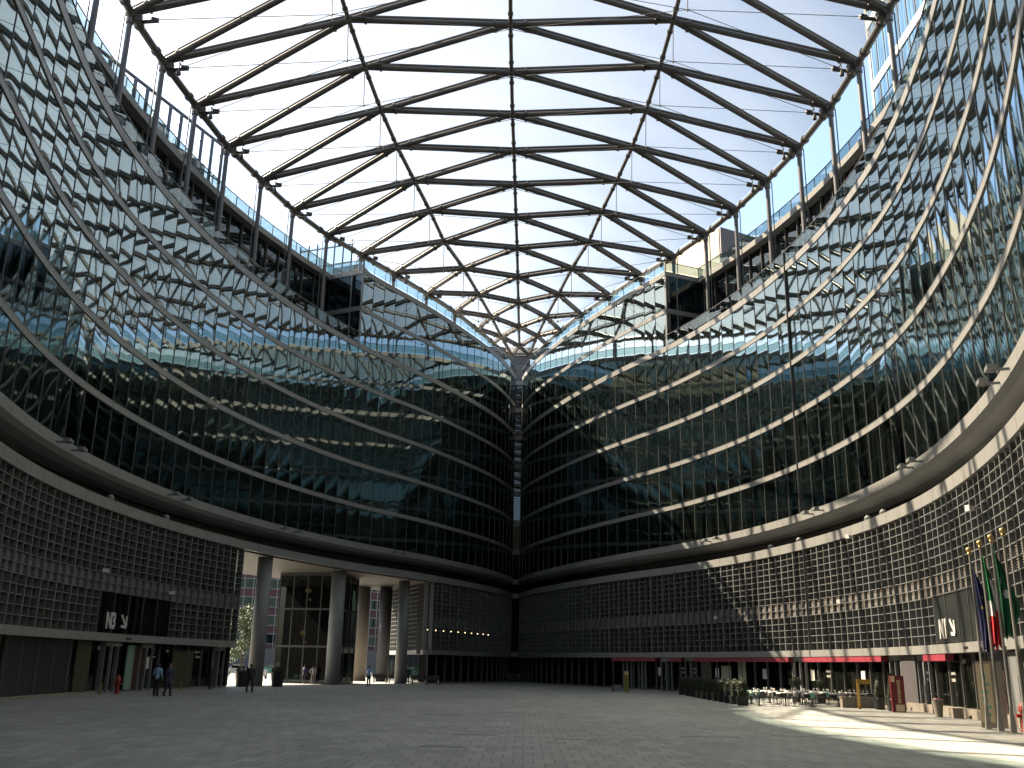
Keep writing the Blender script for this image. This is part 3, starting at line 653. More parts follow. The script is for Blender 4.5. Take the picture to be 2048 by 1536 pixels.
def arrow_mesh(mb, loc, rz, h, direction):
    """thick arrow in the wall plane; direction in (right, up)"""
    c, s_ = math.cos(rz), math.sin(rz); rt = Vector((-s_, c, 0)); up = Vector((0, 0, 1)); n = Vector((c, s_, 0)); O = Vector(loc)
    d = Vector(direction).normalized(); q = Vector((-d.y, d.x))
    def P(a, b, o): e = d*a+q*b; return O+rt*e.x+up*e.y+n*o
    def bar(a0, b0, a1, b1, t):
        dd = Vector((a1-a0, b1-b0)); L = dd.length; dd /= L; nn = Vector((-dd.y, dd.x))*t/2
        pts = [(a0+nn.x, b0+nn.y), (a0-nn.x, b0-nn.y), (a1-nn.x, b1-nn.y), (a1+nn.x, b1+nn.y)]
        mb.hexa([P(a, b, .0) for a, b in pts]+[P(a, b, .03) for a, b in pts])
    bar(-h*.5, 0, h*.42, 0, h*.17); bar(h*.5, h*.03, h*.02, h*.44, h*.17); bar(h*.5, -h*.03, h*.02, -h*.44, h*.17)
def wall_text(W, y, d, z, body, size, m='white', label='', cat='sign', bold=.012, sx=1.0, group=None, arrow=None):
    u = W.at_y(y); p = W.p(u, d, z); o = text_obj(body, size, 'sign_lettering', m, p, W.rz(u), None, .012, 'CENTER', bold, sx)
    if arrow:
        pass
    return tag(o, label, cat, group)
# tall dark glass panels over the two entrances with their signs
for W, y0, y1, nm in ((LW, 68.3, 58.7, 'left'), (RW, 50.9, 41.1, 'right')):
    t = bpy.data.objects.new('entrance_panel', None); COL.objects.link(t); t.parent = right_b if W is RW else left_b
    ka, kb = int(round((W.at_y(y0)-W.s0)/W.W)), int(round((W.at_y(y1)-W.s0)/W.W))
    m = MB(); m2 = MB()
    for k in range(ka, kb): pane_mesh_flat(m, W, W.mod(k)+.02, W.mod(k+1)-.02, .02, 3.46, 5.80)
    for k in range(ka, kb+1): wbox(m2, W, W.mod(k)-.02, W.mod(k)+.02, -.02, .1, 3.44, 5.84)
    loft(m2, W, W.mod(ka), W.mod(kb), [(-.04, 5.80), (.5, 5.80), (.5, 5.86), (-.04, 5.86)])
    m.build('glass', 'slate' if W is RW else 'shop', t); m2.build('frame', 'mull', t)
for W, y, txt, nm, ya in ((LW, 59.75, 'N3', 'left', 61.45), (RW, 49.7, 'N1', 'right', 48.15)):
    u = W.at_y(y); t = thing('entrance_sign', 'large white letters %s with an arrow on the dark panel, %s entrance' % (txt, nm), 'sign')
    text_obj(txt, 1.28, 'letters', 'white', W.p(u, -.03, 3.72), W.rz(u), t, .02, 'CENTER', .045, .78)
    m = MB(); ua = W.at_y(ya); p = W.p(ua, -.03, 4.2); arrow_mesh(m, p, W.rz(ua), .98, (1, -1)); m.build('arrow', 'white', t)
G = 'small white signs over the shop fronts'
for y, b, s, lb in ((50.9, '\u2190 N2', .34, 'small white N2 with an arrow, first sign of the left front'), (59.9, 'N3', .34, 'small white N3 on the left ground floor glass beside the doors'), (61.8, 'NUCLEO 3', .24, 'white words NUCLEO 3 over the left doors'),
                    (69.0, 'N4 \u2192', .22, 'small white N4 with an arrow over olive panes'), (73.0, 'Spazio \u2192', .24, 'white word Spazio with an arrow near the passage')):
    wall_text(LW, y, .26 if 'NUCLEO' in b else .53, 2.45 if 'NUCLEO' not in b else 2.72, b, s, 'white', lb, 'sign', .008, .8)
wall_text(LW, 73.1, .53, 2.12, 'Regione', .24, 'white', 'white word Regione under the word Spazio', 'sign', .008, .8)
wall_text(LW, 67.0, .53, 2.35, 'C', .5, 'white', 'white emblem shaped like an open ring on the left glass', 'sign', .03, .8)
wall_text(LW, 67.0, .53, 2.08, 'Regione Lombardia', .13, 'white', 'line of small white words under the ring emblem', 'sign', .004, .8)
wall_text(LW, 62.3, -.075, 3.12, 'INGRESSO N3', .15, 'blackp', 'small dark words on the left frieze under the entrance panel', 'sign', .005, .8)
wall_text(RW, 46.2, -.075, 3.12, 'INGRESSO N1', .15, 'blackp', 'small dark words on the right frieze under the entrance panel', 'sign', .005, .8)
wall_text(RW, 48.9, .52, 2.5, 'N1 \u2192', .30, 'white', 'small white N1 with an arrow on the right ground floor glass', 'sign', .008, .8)
for y, b in ((97.8, 'URP'), (93.6, 'SPORTELLI'), (91.6, 'i')): wall_text(RW, y, .52, 2.55, b, .22, 'white', 'small white word %s on the dark shaded right ground floor' % b, 'sign', .006, .8)
for y in (90.8, 89.1, 68.9, 54.6, 50.8): 
    wall_text(RW, y, .525, 1.95, 'RISTORANTE', .20, 'white', 'white printed words on a shop pane of the right front', 'sign', .006, .8, 'white words printed on the right shop panes')
    wall_text(RW, y, .525, 1.62, 'BAR CAFFE', .20, 'white', 'white printed words on a shop pane of the right front', 'sign', .006, .8, 'white words printed on the right shop panes')
# notices
for W, y, nm in ((RW, 94.0, 'beside the yellow totem'), (RW, 85.6, 'above the boxwood row'), (RW, 78.6, 'above the tables, furthest of three'), (RW, 71.4, 'above the tables, middle one'), (RW, 63.9, 'above the tables, sunlit one'), (LW, 64.0, 'on the left doors'), (LW, 66.3, 'right of the left doors')):
    u = W.at_y(y); m = MB(); wbox(m, W, u-.28, u+.28, .50, .515, 1.35, 2.1); o = m.build('notice_sheet', 'paper'); tag(o, 'upright white paper notice on the glass '+nm, 'notice')

# ------------------------------------------------------------------ shop fronts: awnings, doors, panels (parts of the blocks)
def strip(W, y0, y1, d0, d1, z0, z1, name, mt, parent):
    ua, ub = sorted((W.at_y(y0), W.at_y(y1))); m = MB(); n = max(1, round((ub-ua)/W.W))
    for i in range(n): wbox(m, W, ua+(ub-ua)*i/n, ua+(ub-ua)*(i+1)/n-.015, d0, d1, z0, z1)
    return m.build(name, mt, parent)
for y0, y1 in ((101.0, 94.0), (92.0, 90.2), (88.4, 74.0), (71.9, 59.8), (53.4, 49.9)): strip(RW, y0, y1, -.02, .40, 2.62, 2.94, 'awning', 'red', right_b)
def door_frame(W, y0, y1, parent):
    ua, ub = sorted((W.at_y(y0), W.at_y(y1))); m = MB()
    for u in (ua, (ua+ub)/2-.04, (ua+ub)/2+.04, ub): wbox(m, W, u-.04, u+.04, .30, .45, 0, 2.75)
    wbox(m, W, ua, ub, .28, .48, 2.68, 2.94)
    for u in ((ua+ub)/2-.2, (ua+ub)/2+.2): wbox(m, W, u-.015, u+.015, .22, .25, .9, 1.4)
    return m.build('door', 'alu2', parent)
for y0, y1 in ((93.6, 92.1), (90.1, 88.5), (73.8, 72.0), (59.4, 57.8), (55.2, 53.6), (99.5, 98.2), (97.0, 95.9)): door_frame(RW, y0, y1, right_b)
strip(RW, 57.6, 55.4, .25, .40, 0.1, 2.94, 'wall_panel', 'darkface', right_b)
strip(RW, 84.9, 83.5, .46, .50, .3, 2.3, 'lit_pane_tint', 'beigelit', right_b); strip(RW, 82.4, 81.3, .46, .50, .3, 2.75, 'lit_pane_tint', 'beigelit', right_b)  # pale strips paint the yellow-beige brightness of reflecting, lit panes
strip(RW, 87.9, 86.4, .46, .5, .1, 2.8, 'wall_panel', 'slate', right_b)
strip(RW, 44.8, 42.6, .44, .5, .1, 2.9, 'wall_panel', 'brown', right_b); strip(RW, 56.9, 40.0, .15, .5, .0, .42, 'stone_bench', 'stone', right_b)
strip(RW, 41.0, 39.6, .2, .5, .1, 2.9, 'door_leaf', 'alu2', right_b)
strip(LW, 56.4, 48.4, .46, .52, .1, 2.95, 'wall_panel', 'slate', left_b); strip(LW, 47.6, 40, .46, .52, .1, 2.95, 'wall_panel', 'olive', left_b)
strip(LW, 58.8, 57.0, .46, .52, .1, 2.95, 'wall_panel', 'olive', left_b)
door_frame(LW, 62.0, 60.2, left_b); strip(LW, 64.1, 63.2, .30, .40, .1, 2.8, 'door_leaf', 'greenpan', left_b); strip(LW, 65.9, 64.3, .44, .5, .1, 2.8, 'door_leaf', 'brown', left_b)
strip(LW, 72.4, 69.6, .46, .52, .1, 2.6, 'wall_panel', 'olive', left_b); door_frame(LW, 76.4, 74.9, left_b); door_frame(LW, 66.6, 65.0, left_b)
strip(LW, 57, 30, -.1, .5, .0, .10, 'kerb_step', 'stone', left_b)

# ------------------------------------------------------------------ people
def capsule_chain(mb, pts, n=10):
    """tapered limb through (point, radius) pairs with round ends"""
    P = [Vector(p) for p, r in pts]; Rr = [r for p, r in pts]
    for i in range(len(P)-1): mb.tube(P[i], P[i+1], Rr[i], n, Rr[i+1])
    for p, r in zip(P, Rr): mb.ball(p, r*1.0, n)
def melt(mb, name, m, parent, vox):
    o = mb.build(name, m, parent, smooth=True); r = o.modifiers.new('remesh', 'REMESH'); r.mode = 'VOXEL'; r.voxel_size = vox; r.use_smooth_shade = True
    s_ = o.modifiers.new('smooth', 'SMOOTH'); s_.iterations = 4; s_.factor = .6
    dg = bpy.context.evaluated_depsgraph_get(); me = bpy.data.meshes.new_from_object(o.evaluated_get(dg)); o.modifiers.clear(); old = o.data; o.data = me; bpy.data.meshes.remove(old)
    me.materials.clear(); me.materials.append(M[m]); me.polygons.foreach_set('use_smooth', [True]*len(me.polygons)); return o
def person(label, loc, rz, h=1.75, shirt='light_blue', trou='blackc', pose='stand', group=None, longsleeve=True, hairm='hair'):
    """faces local -y before turning; arms follow the pose"""
    t = thing('person', label, 'person', loc, rz, group); k = h/1.75; S = lambda *a: Vector(a)*k
    st = {'walk': (.16, -.14), 'stand': (.02, -.02), 'apart': (.0, .03)}[pose if pose in ('walk', 'apart') else 'stand']
    spread = .17 if pose == 'apart' else .10
    hip = [S(-.095, 0, .93), S(.095, 0, .93)]; knee = [S(-spread*.95, -.02+st[0]*.5, .50), S(spread*.95, -.02+st[1]*.5, .50)]; ank = [S(-spread, st[0], .09), S(spread, st[1]+.02, .09)]
    sh = [S(-.19, 0, 1.43), S(.19, 0, 1.43)]
    if pose in ('clasp', 'apart'): el_ = [S(-.27, .04, 1.14), S(.27, .04, 1.14)]; ha = [S(-.06, -.20, 1.0), S(.06, -.20, .98)]
    elif pose == 'hip': el_ = [S(-.28, .02, 1.15), S(.38, .04, 1.17)]; ha = [S(-.27, -.08, .90), S(.19, -.06, 1.03)]
    elif pose == 'talk': el_ = [S(-.26, .05, 1.15), S(.27, -.02, 1.15)]; ha = [S(-.25, -.12, .93), S(.17, -.26, 1.12)]
    else: el_ = [S(-.25, .03, 1.15), S(.25, -.02, 1.15)]; ha = [S(-.25, -.06, .90), S(.25, -.08, .90)]
    # body: one continuous skin surface with five fingers per hand
    b = MB()
    capsule_chain(b, [(S(0, 0, .95), .115*k), (S(0, 0, 1.10), .105*k), (S(0, -.01, 1.28), .125*k), (S(0, 0, 1.40), .105*k), (S(0, .0, 1.50), .055*k), (S(0, -.01, 1.56), .05*k)], 12)
    b.ball(S(0, -.015, 1.645), .098*k, 14, sx=.80, sy=.98, sz=1.18); b.ball(S(0, -.045, 1.585), .055*k, 10, sx=.9, sz=.8)     # skull, jaw
    b.ball(S(0, -.118, 1.63), .016*k, 8, sz=1.5); b.ball(S(0, -.102, 1.592), .020*k, 8, sz=.4)                                # nose, mouth
    for s_ in (-1, 1): b.ball(S(s_*.08, .0, 1.64), .022*k, 8, sx=.5, sz=1.4)                                                  # ears
    for i in range(2):
        capsule_chain(b, [(hip[i], .085*k), (knee[i], .055*k), (ank[i], .038*k)]); capsule_chain(b, [(ank[i], .04*k), (ank[i]+S(0, -.15, -.05), .032*k)])
        capsule_chain(b, [(sh[i], .05*k), (el_[i], .038*k), (ha[i], .026*k)])
        d = (ha[i]-el_[i]).normalized(); sd = Vector((0, 1, 0)) if abs(d.y) < .7 else Vector((1, 0, 0)); sd = (sd-d*sd.dot(d)).normalized(); pn = ha[i]+d*.05*k
        capsule_chain(b, [(ha[i], .024*k), (ha[i]+d*.04*k+sd*.018*k, .022*k)]); capsule_chain(b, [(ha[i], .024*k), (ha[i]+d*.04*k-sd*.018*k, .022*k)])
        nn = d.cross(sd).normalized()
        for j, L in enumerate((.062, .072, .068, .052)):
            f0 = ha[i]+d*.055*k+sd*(j-1.5)*.019*k; capsule_chain(b, [(f0, .0095*k), (f0+d*L*.5*k, .009*k), (f0+d*L*.85*k+nn*.02*k, .008*k)], 6)
        f0 = ha[i]+d*.01*k-sd*.03*k; capsule_chain(b, [(f0, .011*k), (f0+(d*.6-sd*.8).normalized()*.05*k, .0095*k)], 6)
    melt(b, 'body', 'skin', t, .011*k)
    c = MB(); capsule_chain(c, [(S(0, 0, .96), .135*k), (S(0, 0, 1.10), .125*k), (S(0, 0, 1.28), .145*k), (S(0, 0, 1.41), .115*k), (S(0, 0, 1.48), .07*k)], 12)
    for s_ in (-1, 1): c.ball(S(s_*.09, 0, 1.36), .10*k, 10); c.ball(S(s_*.07, 0, .97), .09*k, 10)
    for i in range(2): capsule_chain(c, [(S(0, 0, 1.42), .09*k), (sh[i], .068*k), (el_[i], .052*k)] + ([(el_[i]+(ha[i]-el_[i])*.88, .040*k)] if longsleeve else []))
    melt(c, 'shirt', shirt, t, .02*k)
    c = MB()
    for i in range(2): capsule_chain(c, [(S(0, 0, .95), .125*k), (hip[i], .105*k), (knee[i], .078*k), (ank[i]+S(0, 0, .02), .066*k)])
    melt(c, 'trousers', trou, t, .02*k)
    for i in range(2):
        c = MB(); capsule_chain(c, [(ank[i]+S(0, .03, -.035), .05*k), (ank[i]+S(0, -.07, -.045), .044*k), (ank[i]+S(0, -.15, -.055), .034*k)]); melt(c, 'shoe', 'shoe', t, .015*k)
    c = MB(); c.ball(S(0, .012, 1.672), .105*k, 14, sx=.84, sy=.98, sz=1.05); c.ball(S(0, .05, 1.62), .07*k, 10, sx=1.05); melt(c, 'hair', hairm, t, .016*k)
    return t
person('person in light blue shirt and dark trousers, back turned, talking near the left doors', (-19.55, 56.6, 0), R(170), 1.76, 'shirt', 'blackc', 'talk')
person('person in dark navy clothes standing beside the one in light blue shirt', (-19.0, 56.9, 0), R(70), 1.74, 'navy', 'navy', 'walk')
person('person in black clothes standing with hands held before the first passage column', (-16.45, 64.9, 0), R(200), 1.78, 'blackc', 'blackc', 'apart')
person('person in pale blue shirt with one hand on the hip, before the beige columns', (-12.3, 90.2, 0), R(185), 1.72, 'shirt', 'blackc', 'hip')
person('person in dark clothes standing in the doorway left of the passage', (-21.15, 72.2, 0), R(110), 1.7, 'blackc', 'blackc', 'stand')
person('person in brown clothes standing before the dark lobby', (-18.9, 94.3, 0), R(160), 1.7, 'navy', 'blackc', 'stand')
person('person in grey top standing before the dark lobby near the middle column', (-17.95, 93.6, 0), R(200), 1.68, 'chairseat', 'greywall', 'hip')
person('person in dark clothes leaning at the third passage column', (-10.1, 103.1, 0), R(20), 1.7, 'blackc', 'navy', 'stand')

# ------------------------------------------------------------------ flags
for i, (x, y, zt, fl_) in enumerate(((18.31, 38.66, 6.75, 'blue'), (18.2, 37.48, 6.88, 'tricolour'), (18.1, 36.37, 6.96, 'green'), (18.0, 35.25, 7.05, None))):
    lb = {'blue': 'tall slim flagpole with gilt ball carrying the dark blue flag', 'tricolour': 'tall slim flagpole with gilt ball carrying the green white red flag', 'green': 'tall slim flagpole with gilt ball carrying the green flag', None: 'tall slim flagpole with gilt ball and no flag, at the right edge'}[fl_]
    t = thing('flagpole', lb, 'flagpole', (x, y, 0), 0, 'row of four flagpoles')
    MB().tube((0, 0, .1), (0, 0, zt-.1), .055, 12, .032).build('pole', 'metal', t, smooth=False)
    m = MB(); m.lathe((0, 0, 0), [(.34, 0), (.34, .02)], 16); m.lathe((0, 0, .02), [(.15, 0), (.13, .2), (.075, .75), (.055, .9)], 4, rz=R(30)); m.build('base', 'metal', t)
    m = MB(); m.ball((0, 0, zt), .115, 12); m.tube((0, 0, zt-.2), (0, 0, zt-.1), .06, 10); m.tube((.0, 0, zt-.16), (.13, -.05, zt-.16), .02, 6); m.build('ball', 'gold', t, smooth=True)
    MB().tube((.06, 0, 1.2), (.045, 0, zt-.3), .008, 4).build('halyard', 'cable', t)
    MB().box((.075, 0, 2.9), (.05, .06, .22)).build('cleat', 'metal', t)
    if not fl_: continue
    L = {'blue': 3.35, 'tricolour': 3.45, 'green': 3.2}[fl_]; z1 = zt-.45 - {'blue': .15, 'tricolour': .0, 'green': -.05}[fl_]
    nu, nv = 26, 30; m = MB(); k0 = 0
    ph = i*1.3
    wd = lambda v: (.05+.62*min(1, v/.62)**.9)*(1 if v < .72 else 1-.55*((v-.72)/.28)) * {'blue': 1.0, 'tricolour': .80, 'green': .92}[fl_]
    for j in range(nv+1):
        v = j/nv
        for q in range(nu+1):
            u = q/nu; dx = .05+wd(v)*u; am = .10*min(1, .25+v*1.3)
            z = z1-L*v*(1-.0*u)-(.22*u*(1-v)) + (.0 if v < .97 else .12*math.sin(u*9+ph))
            fx, fy = .93, -.36          # the cloth trails off to the right, folds in depth
            dep = am*math.sin(u*14+ph+v*2.2)+.05*math.sin(u*31+ph*2+v*4)
            off = .10*v if fl_ == 'blue' else .04*v
            m.v.append((x*0+fx*(dx+off)-fy*dep, fy*(dx+off)+fx*dep, z))
    for j in range(nv):
        for q in range(nu):
            u, v = (q+.5)/nu, (j+.5)/nv; c = 0
            if fl_ == 'tricolour':
                if v > .60: c = 2
                elif u > .45 and v > .22: c = 1
                if v > .50 and u < .38: c = 1 if v < .66 else 2
            if fl_ == 'green' and ((u-.45)**2/.030+(v-.52)**2/.0026 < 1 or (u-.25)**2/.006+(v-.37)**2/.0006 < 1): c = 1
            if fl_ == 'blue' and ((u-.3)**2+(v-.48)**2*9 < .0035 or (u-.6)**2+(v-.62)**2*9 < .0035 or (u-.45)**2+(v-.36)**2*9 < .003): c = 1
            a = j*(nu+1)+q; m.f.append((a, a+1, a+nu+2, a+nu+1)); m.mi.append(c)
    mats = {'blue': ['blue', 'yellow'], 'tricolour': ['fgreen', 'fwhite', 'fred'], 'green': ['fgreen2', 'fwhite']}[fl_]
    f = m.build('flag', mats, None, smooth=True); f.location = (x, y, 0); so_ = f.modifiers.new('thick', 'SOLIDIFY'); so_.thickness = .006
    tag(f, {'blue': 'limp dark blue flag with small yellow stars on the first flagpole', 'tricolour': 'limp green white and red flag hanging on the second flagpole', 'green': 'limp green flag with a white rosette on the third flagpole'}[fl_], 'flag')

# ------------------------------------------------------------------ foliage helper
def leafy(mb, c, rx, ry, rz_, n, size, rng, shell=.35, flat=False):
    for _ in range(n):
        while True:
            a, b, d = rng.uniform(-1, 1), rng.uniform(-1, 1), rng.uniform(-1, 1); q = a*a+b*b+d*d
            if shell < q < 1: break
        P = Vector((c[0]+a*rx, c[1]+b*ry, c[2]+d*rz_)); N = Vector((rng.gauss(0, 1), rng.gauss(0, 1), rng.gauss(0, 1))).normalized(); T = N.orthogonal().normalized(); B = N.cross(T); s_ = size*rng.uniform(.6, 1.3)
        mb.poly([P-T*s_, P-B*s_*.5, P+T*s_, P+B*s_*.5])
# boxwood planters edging the cafe terrace
rng = random.Random(11)
bx = thing('boxwood_planter', '', 'planter', (0, 0, 0), 0, 'row of clipped boxwood planters')
m = MB(); m.hexa([(-.30, -.30, 0), (.30, -.30, 0), (.30, .30, 0), (-.30, .30, 0), (-.34, -.34, .48), (.34, -.34, .48), (.34, .34, .48), (-.34, .34, .48)]); m.build('pot', 'pot', bx)
m = MB(); m.box((0, 0, .78), (.46, .46, .7)); m.ball((0, 0, 1.12), .22, 10); leafy(m, (0, 0, .90), .36, .36, .56, 1700, .035, rng, .5); m.build('foliage', 'boxleaf', bx)
bk = kids(bx)
for i in range(11):
    f = i/10; x, y = 14.15-.3*f, 81.0-21.6*f**.85
    lb = 'clipped boxwood in a black pot, %s' % ('nearest of the row, beside the tables' if i == 10 else 'furthest of the row by the glass doors' if i == 0 else 'inside the row along the cafe terrace')
    if i == 0: bx.location = (x, y, 0); bx['label'] = lb
    else: dup(bx, (x, y, 0), rng.uniform(-.2, .2), lb, bk, (1, 1, rng.uniform(.94, 1.06)))
# conical topiaries in black pots by the totems, round ones before the windows
for (x, y, hh, lb, shape) in ((21.0, 57.0, 1.0, 'dark topiary in a black pot beside the yellow frame sign', 'cone'), (20.95, 54.9, 1.25, 'tall slim topiary in a black pot beside the red totem', 'cone'), (19.3, 67.4, .5, 'round shrub in a pot behind the tables, left one', 'ball'), (20.6, 66.2, .5, 'round shrub in a pot behind the tables, right one', 'ball')):
    t = thing('potted_topiary', lb, 'potted plant', (x, y, 0)); m = MB(); m.lathe((0, 0, 0), [(.26, 0), (.33, .62), (.36, .66), (.30, .66)], 20); m.build('pot', 'pot', t, smooth=False)
    if shape == 'cone':
        m = MB(); m.ball((-.2, -.27, .6), .05, 8); m.build('white_knob', 'white', t)
        m = MB(); m.lathe((0, 0, .66), [(.2, 0), (.24, .3), (.16, hh*.8), (.05, hh)], 10)
        for j in range(6): leafy(m, (0, 0, .72+hh*j/6), .33*(1-.13*j), .33*(1-.13*j), .2, 260, .04, rng, .3)
    else:
        m = MB(); m.tube((0, 0, .6), (0, 0, 1.0), .025, 6); m.ball((0, 0, 1.25), .28, 10); leafy(m, (0, 0, 1.25), .42, .42, .38, 700, .05, rng, .3)
    m.build('foliage', 'boxleaf', t)

# ------------------------------------------------------------------ cafe tables and chairs
tb = thing('cafe_table', '', 'table', (0, 0, 0), 0, 'tables laid with pale cloths on the terrace')
m = MB(); m.tube((0, 0, .02), (0, 0, .72), .035, 8); m.lathe((0, 0, 0), [(.24, 0), (.22, .03)], 14); m.build('pedestal', 'chairm', tb)
MB().box((0, 0, .735), (.8, .8, .03)).build('table_top', 'chairm', tb)
tk = kids(tb)
def make_chair(backm):
    ch = thing('cafe_chair', '', 'chair', (0, 0, 0), 0, 'chairs around the terrace tables')
    for sx in (-1, 1):
        for sy in (-1, 1): MB().tube((sx*.2, sy*.2, 0), (sx*.17, sy*.17, .44), .013, 6).build('leg', 'chairm', ch)
    MB().box((0, 0, .45), (.42, .42, .03)).build('seat', 'chairdark', ch)
    m = MB(); nb = 8
    for j in range(5):
        for i in range(nb+1): a = -1+2*i/nb; z = .47+.36*j/4*(1-.28*a**4 if j == 4 else 1); m.v.append((.205*a*(1-.1*(j/4)**2), .20+.05*(j/4)-.05*a*a, z))
    for j in range(4):
        for i in range(nb): q = j*(nb+1)+i; m.f.append((q, q+1, q+nb+2, q+nb+1)); m.mi.append(0)
    bkp = m.build('backrest', backm, ch, smooth=True); so_ = bkp.modifiers.new('t', 'SOLIDIFY'); so_.thickness = .015
    return ch
protos = {'chairdark': None, 'chairseat': None}
ft = True
for r_ in range(3):
    for c_ in range(5):
        x, y = 14.9+1.62*c_+.15*r_, 59.7+2.5*r_+.16*c_
        if r_ == 2 and c_ == 4: continue
        lb = '%s terrace table with pale cloth, %s' % (('front row', 'middle row', 'back row')[r_], ('first from the boxwood row', 'second from the boxwood row', 'third from the boxwood row', 'fourth from the boxwood row', 'fifth from the boxwood row')[c_])
        if ft: tb.location = (x, y, 0); tb['label'] = lb; ft = False
        else: dup(tb, (x, y, 0), 0, lb, tk)
        m = MB(); m.box((x, y, .757), (.86, .86, .012)); 
        for sx, sy in ((-1, 0), (1, 0), (0, -1), (0, 1)): m.box((x+sx*.43, y+sy*.43, .728), (.012 if sx else .86, .012 if sy else .86, .06))
        tag(m.build('tablecloth', 'cloth'), 'pale cloth on the '+lb.replace(' with pale cloth', ''), 'tablecloth', 'pale table cloths')
        if c_ in (0, 2, 3) and r_ < 2:
            m = MB(); m.box((x-.1, y, .769), (.26, .9, .008)); m.box((x-.1, y-.45, .62), (.26, .01, .30)); tag(m.build('table_runner', 'runner'), 'mint green runner hanging over the '+lb.replace(' with pale cloth', ''), 'table runner', 'mint green runners')
        m = MB()
        for q in range(3): m.lathe((x+rng.uniform(-.25, .25), y+rng.uniform(-.25, .25), .763), [(.035, 0), (.008, .02), (.008, .09), (.04, .12), (.035, .19)], 8)
        tag(m.build('glassware', 'white'), 'glasses standing on the '+lb.replace(' with pale cloth', ''), 'glassware', 'glasses on the terrace tables', )
        for (dx, dy, rz_) in ((0, .62, 0), (0, -.62, math.pi), (.62, 0, -math.pi/2), (-.62, 0, math.pi/2)):
            if rng.random() < .14: continue
            kind_ = 'chairseat' if rng.random() < .25 else 'chairdark'
            lbc = 'dark metal chair with a pale rounded back at a terrace table' if kind_ == 'chairseat' else 'all dark metal chair with a rounded back at a terrace table'
            L_ = (x+dx+rng.uniform(-.05, .05), y+dy+rng.uniform(-.05, .05), 0)
            if protos[kind_] is None: c0 = make_chair(kind_); protos[kind_] = (c0, kids(c0)); c0.location = L_; c0.rotation_euler = (0, 0, rz_); c0['label'] = lbc
            else: dup(protos[kind_][0], L_, rz_+rng.uniform(-.2, .2), lbc, protos[kind_][1])
# bare metal tables / stools beyond the cloth-covered ones and a low rail
for i, (x, y) in enumerate(((20.9, 61.4), (20.9, 59.9))):
    t = thing('bare_table', 'bare dark metal table right of the laid tables, %s' % ('further one' if i == 0 else 'nearer one'), 'table', (x-.3, y, 0)); MB().box((0, 0, .74), (.9, .7, .03)).build('table_top', 'chairm', t)
    for sx in (-1, 1):
        for sy in (-1, 1): MB().tube((sx*.4, sy*.3, 0), (sx*.4, sy*.3, .73), .014, 6).build('leg', 'chairm', t)
t = thing('terrace_rail', 'low curved metal rail before the stone bench at the end of the tables', 'railing', (20.6, 58.5, 0))
m = MB(); pr = [(-.9, 0), (-.85, 1.0), (0, 1.05), (.8, 1.0), (.85, 0)]
for a, b in zip(pr[:-1], pr[1:]): m.tube((a[0], 0, a[1]), (b[0], 0, b[1]), .02, 6)
for i in range(6): m.tube((-.7+.28*i, 0, .1), (-.7+.28*i, 0, 1.0), .008, 4)
m.build('bars', 'chairm', t)
tag(MB().box((20.7, 59.0, .28), (2.4, .45, .56)).box((20.7, 59.0, .58), (2.5, .5, .05)).build('stone_bench', 'stone'), 'pale stone bench behind the low curved rail', 'bench')

# ------------------------------------------------------------------ totems, bins, hydrants
def totem(name, lb, cat, loc, rz, w_, d_, h_, m_):
    t = thing(name, lb, cat, loc, rz); MB().box((0, 0, h_/2), (w_, d_, h_)).build('body', m_, t); return t
t = totem('totem_sign', 'dark red totem with pale vertical lettering beside the tall topiary', 'totem', (20.75, 53.6, 0), R(-14), .66, .42, 1.85, 'totred')
m = MB(); m.box((-.22, -.215, 1.68), (.18, .01, .3)); m.build('label_patch', 'cream', t); m = MB(); m.box((.05, -.215, .22), (.42, .01, .34)); m.build('label_patch', 'cream', t)
o = text_obj('RISTORANTE', .20, 'lettering', 'cream', (0, 0, 0), -math.pi/2, t, .006, 'LEFT', .006); o.data.transform(Matrix.Rotation(-math.pi/2, 4, 'Y')); o.location = (.12, -.222, .46)
t = totem('frame_sign', 'yellow frame sign with pale dots left of the dark topiary', 'sign', (19.9, 57.1, 0), R(-14), .16, .16, 1.62, 'totyel')
m = MB(); m.box((.38, 0, 1.48), (.6, .14, .26)); m.build('crossbar', 'totyel', t); m = MB()
for i in range(9): m.ball((0, -.085, .25+.13*i), .03, 8)
m.build('dots', 'cream', t)
t = totem('menu_totem', 'olive green totem with a pale square on top in the shaded far right', 'totem', (10.3, 86.5, 0), R(-8), .42, .25, 1.75, 'yelpost'); MB().box((0, -.13, 1.55), (.34, .012, .28)).build('label_patch', 'cream', t)
t = totem('ice_cream_box', 'low grey and red box beside the olive totem', 'box', (9.6, 88.0, 0), R(-8), .85, .5, .55, 'alu2'); MB().box((-.33, -.255, .28), (.2, .012, .5)).build('red_panel', 'totred', t)
t = totem('info_pillar', 'tall pale information pillar behind the flagpoles', 'information pillar', (19.15, 39.9, 0), R(-25), .95, .42, 2.5, 'colbeige'); MB().box((-.2, -.218, 1.3), (.5, .014, 2.2)).build('poster', 'cream', t)
m = MB()
for i in range(6): m.box((-.2+.05*math.sin(i*2), -.228, .5+.28*i), (.26-.03*(i % 3), .008, .12))
m.build('print', 'runner', t)
t = totem('hanging_sign', 'dark grey box sign under the frieze behind the flagpoles', 'sign', (20.15, 41.2, 2.15), R(-25), .55, .3, .85, 'darkface')
t = thing('litter_bin', 'round stone litter bin beside the sunlit shop windows', 'litter bin', (20.7, 48.6, 0)); m = MB(); m.lathe((0, 0, 0), [(.17, 0), (.25, .75), (.27, .8), (.22, .82)], 16); m.build('body', 'stone', t); m = MB(); m.lathe((0, 0, .82), [(.21, 0), (.18, .04)], 16); m.build('lid', 'hyd', t)
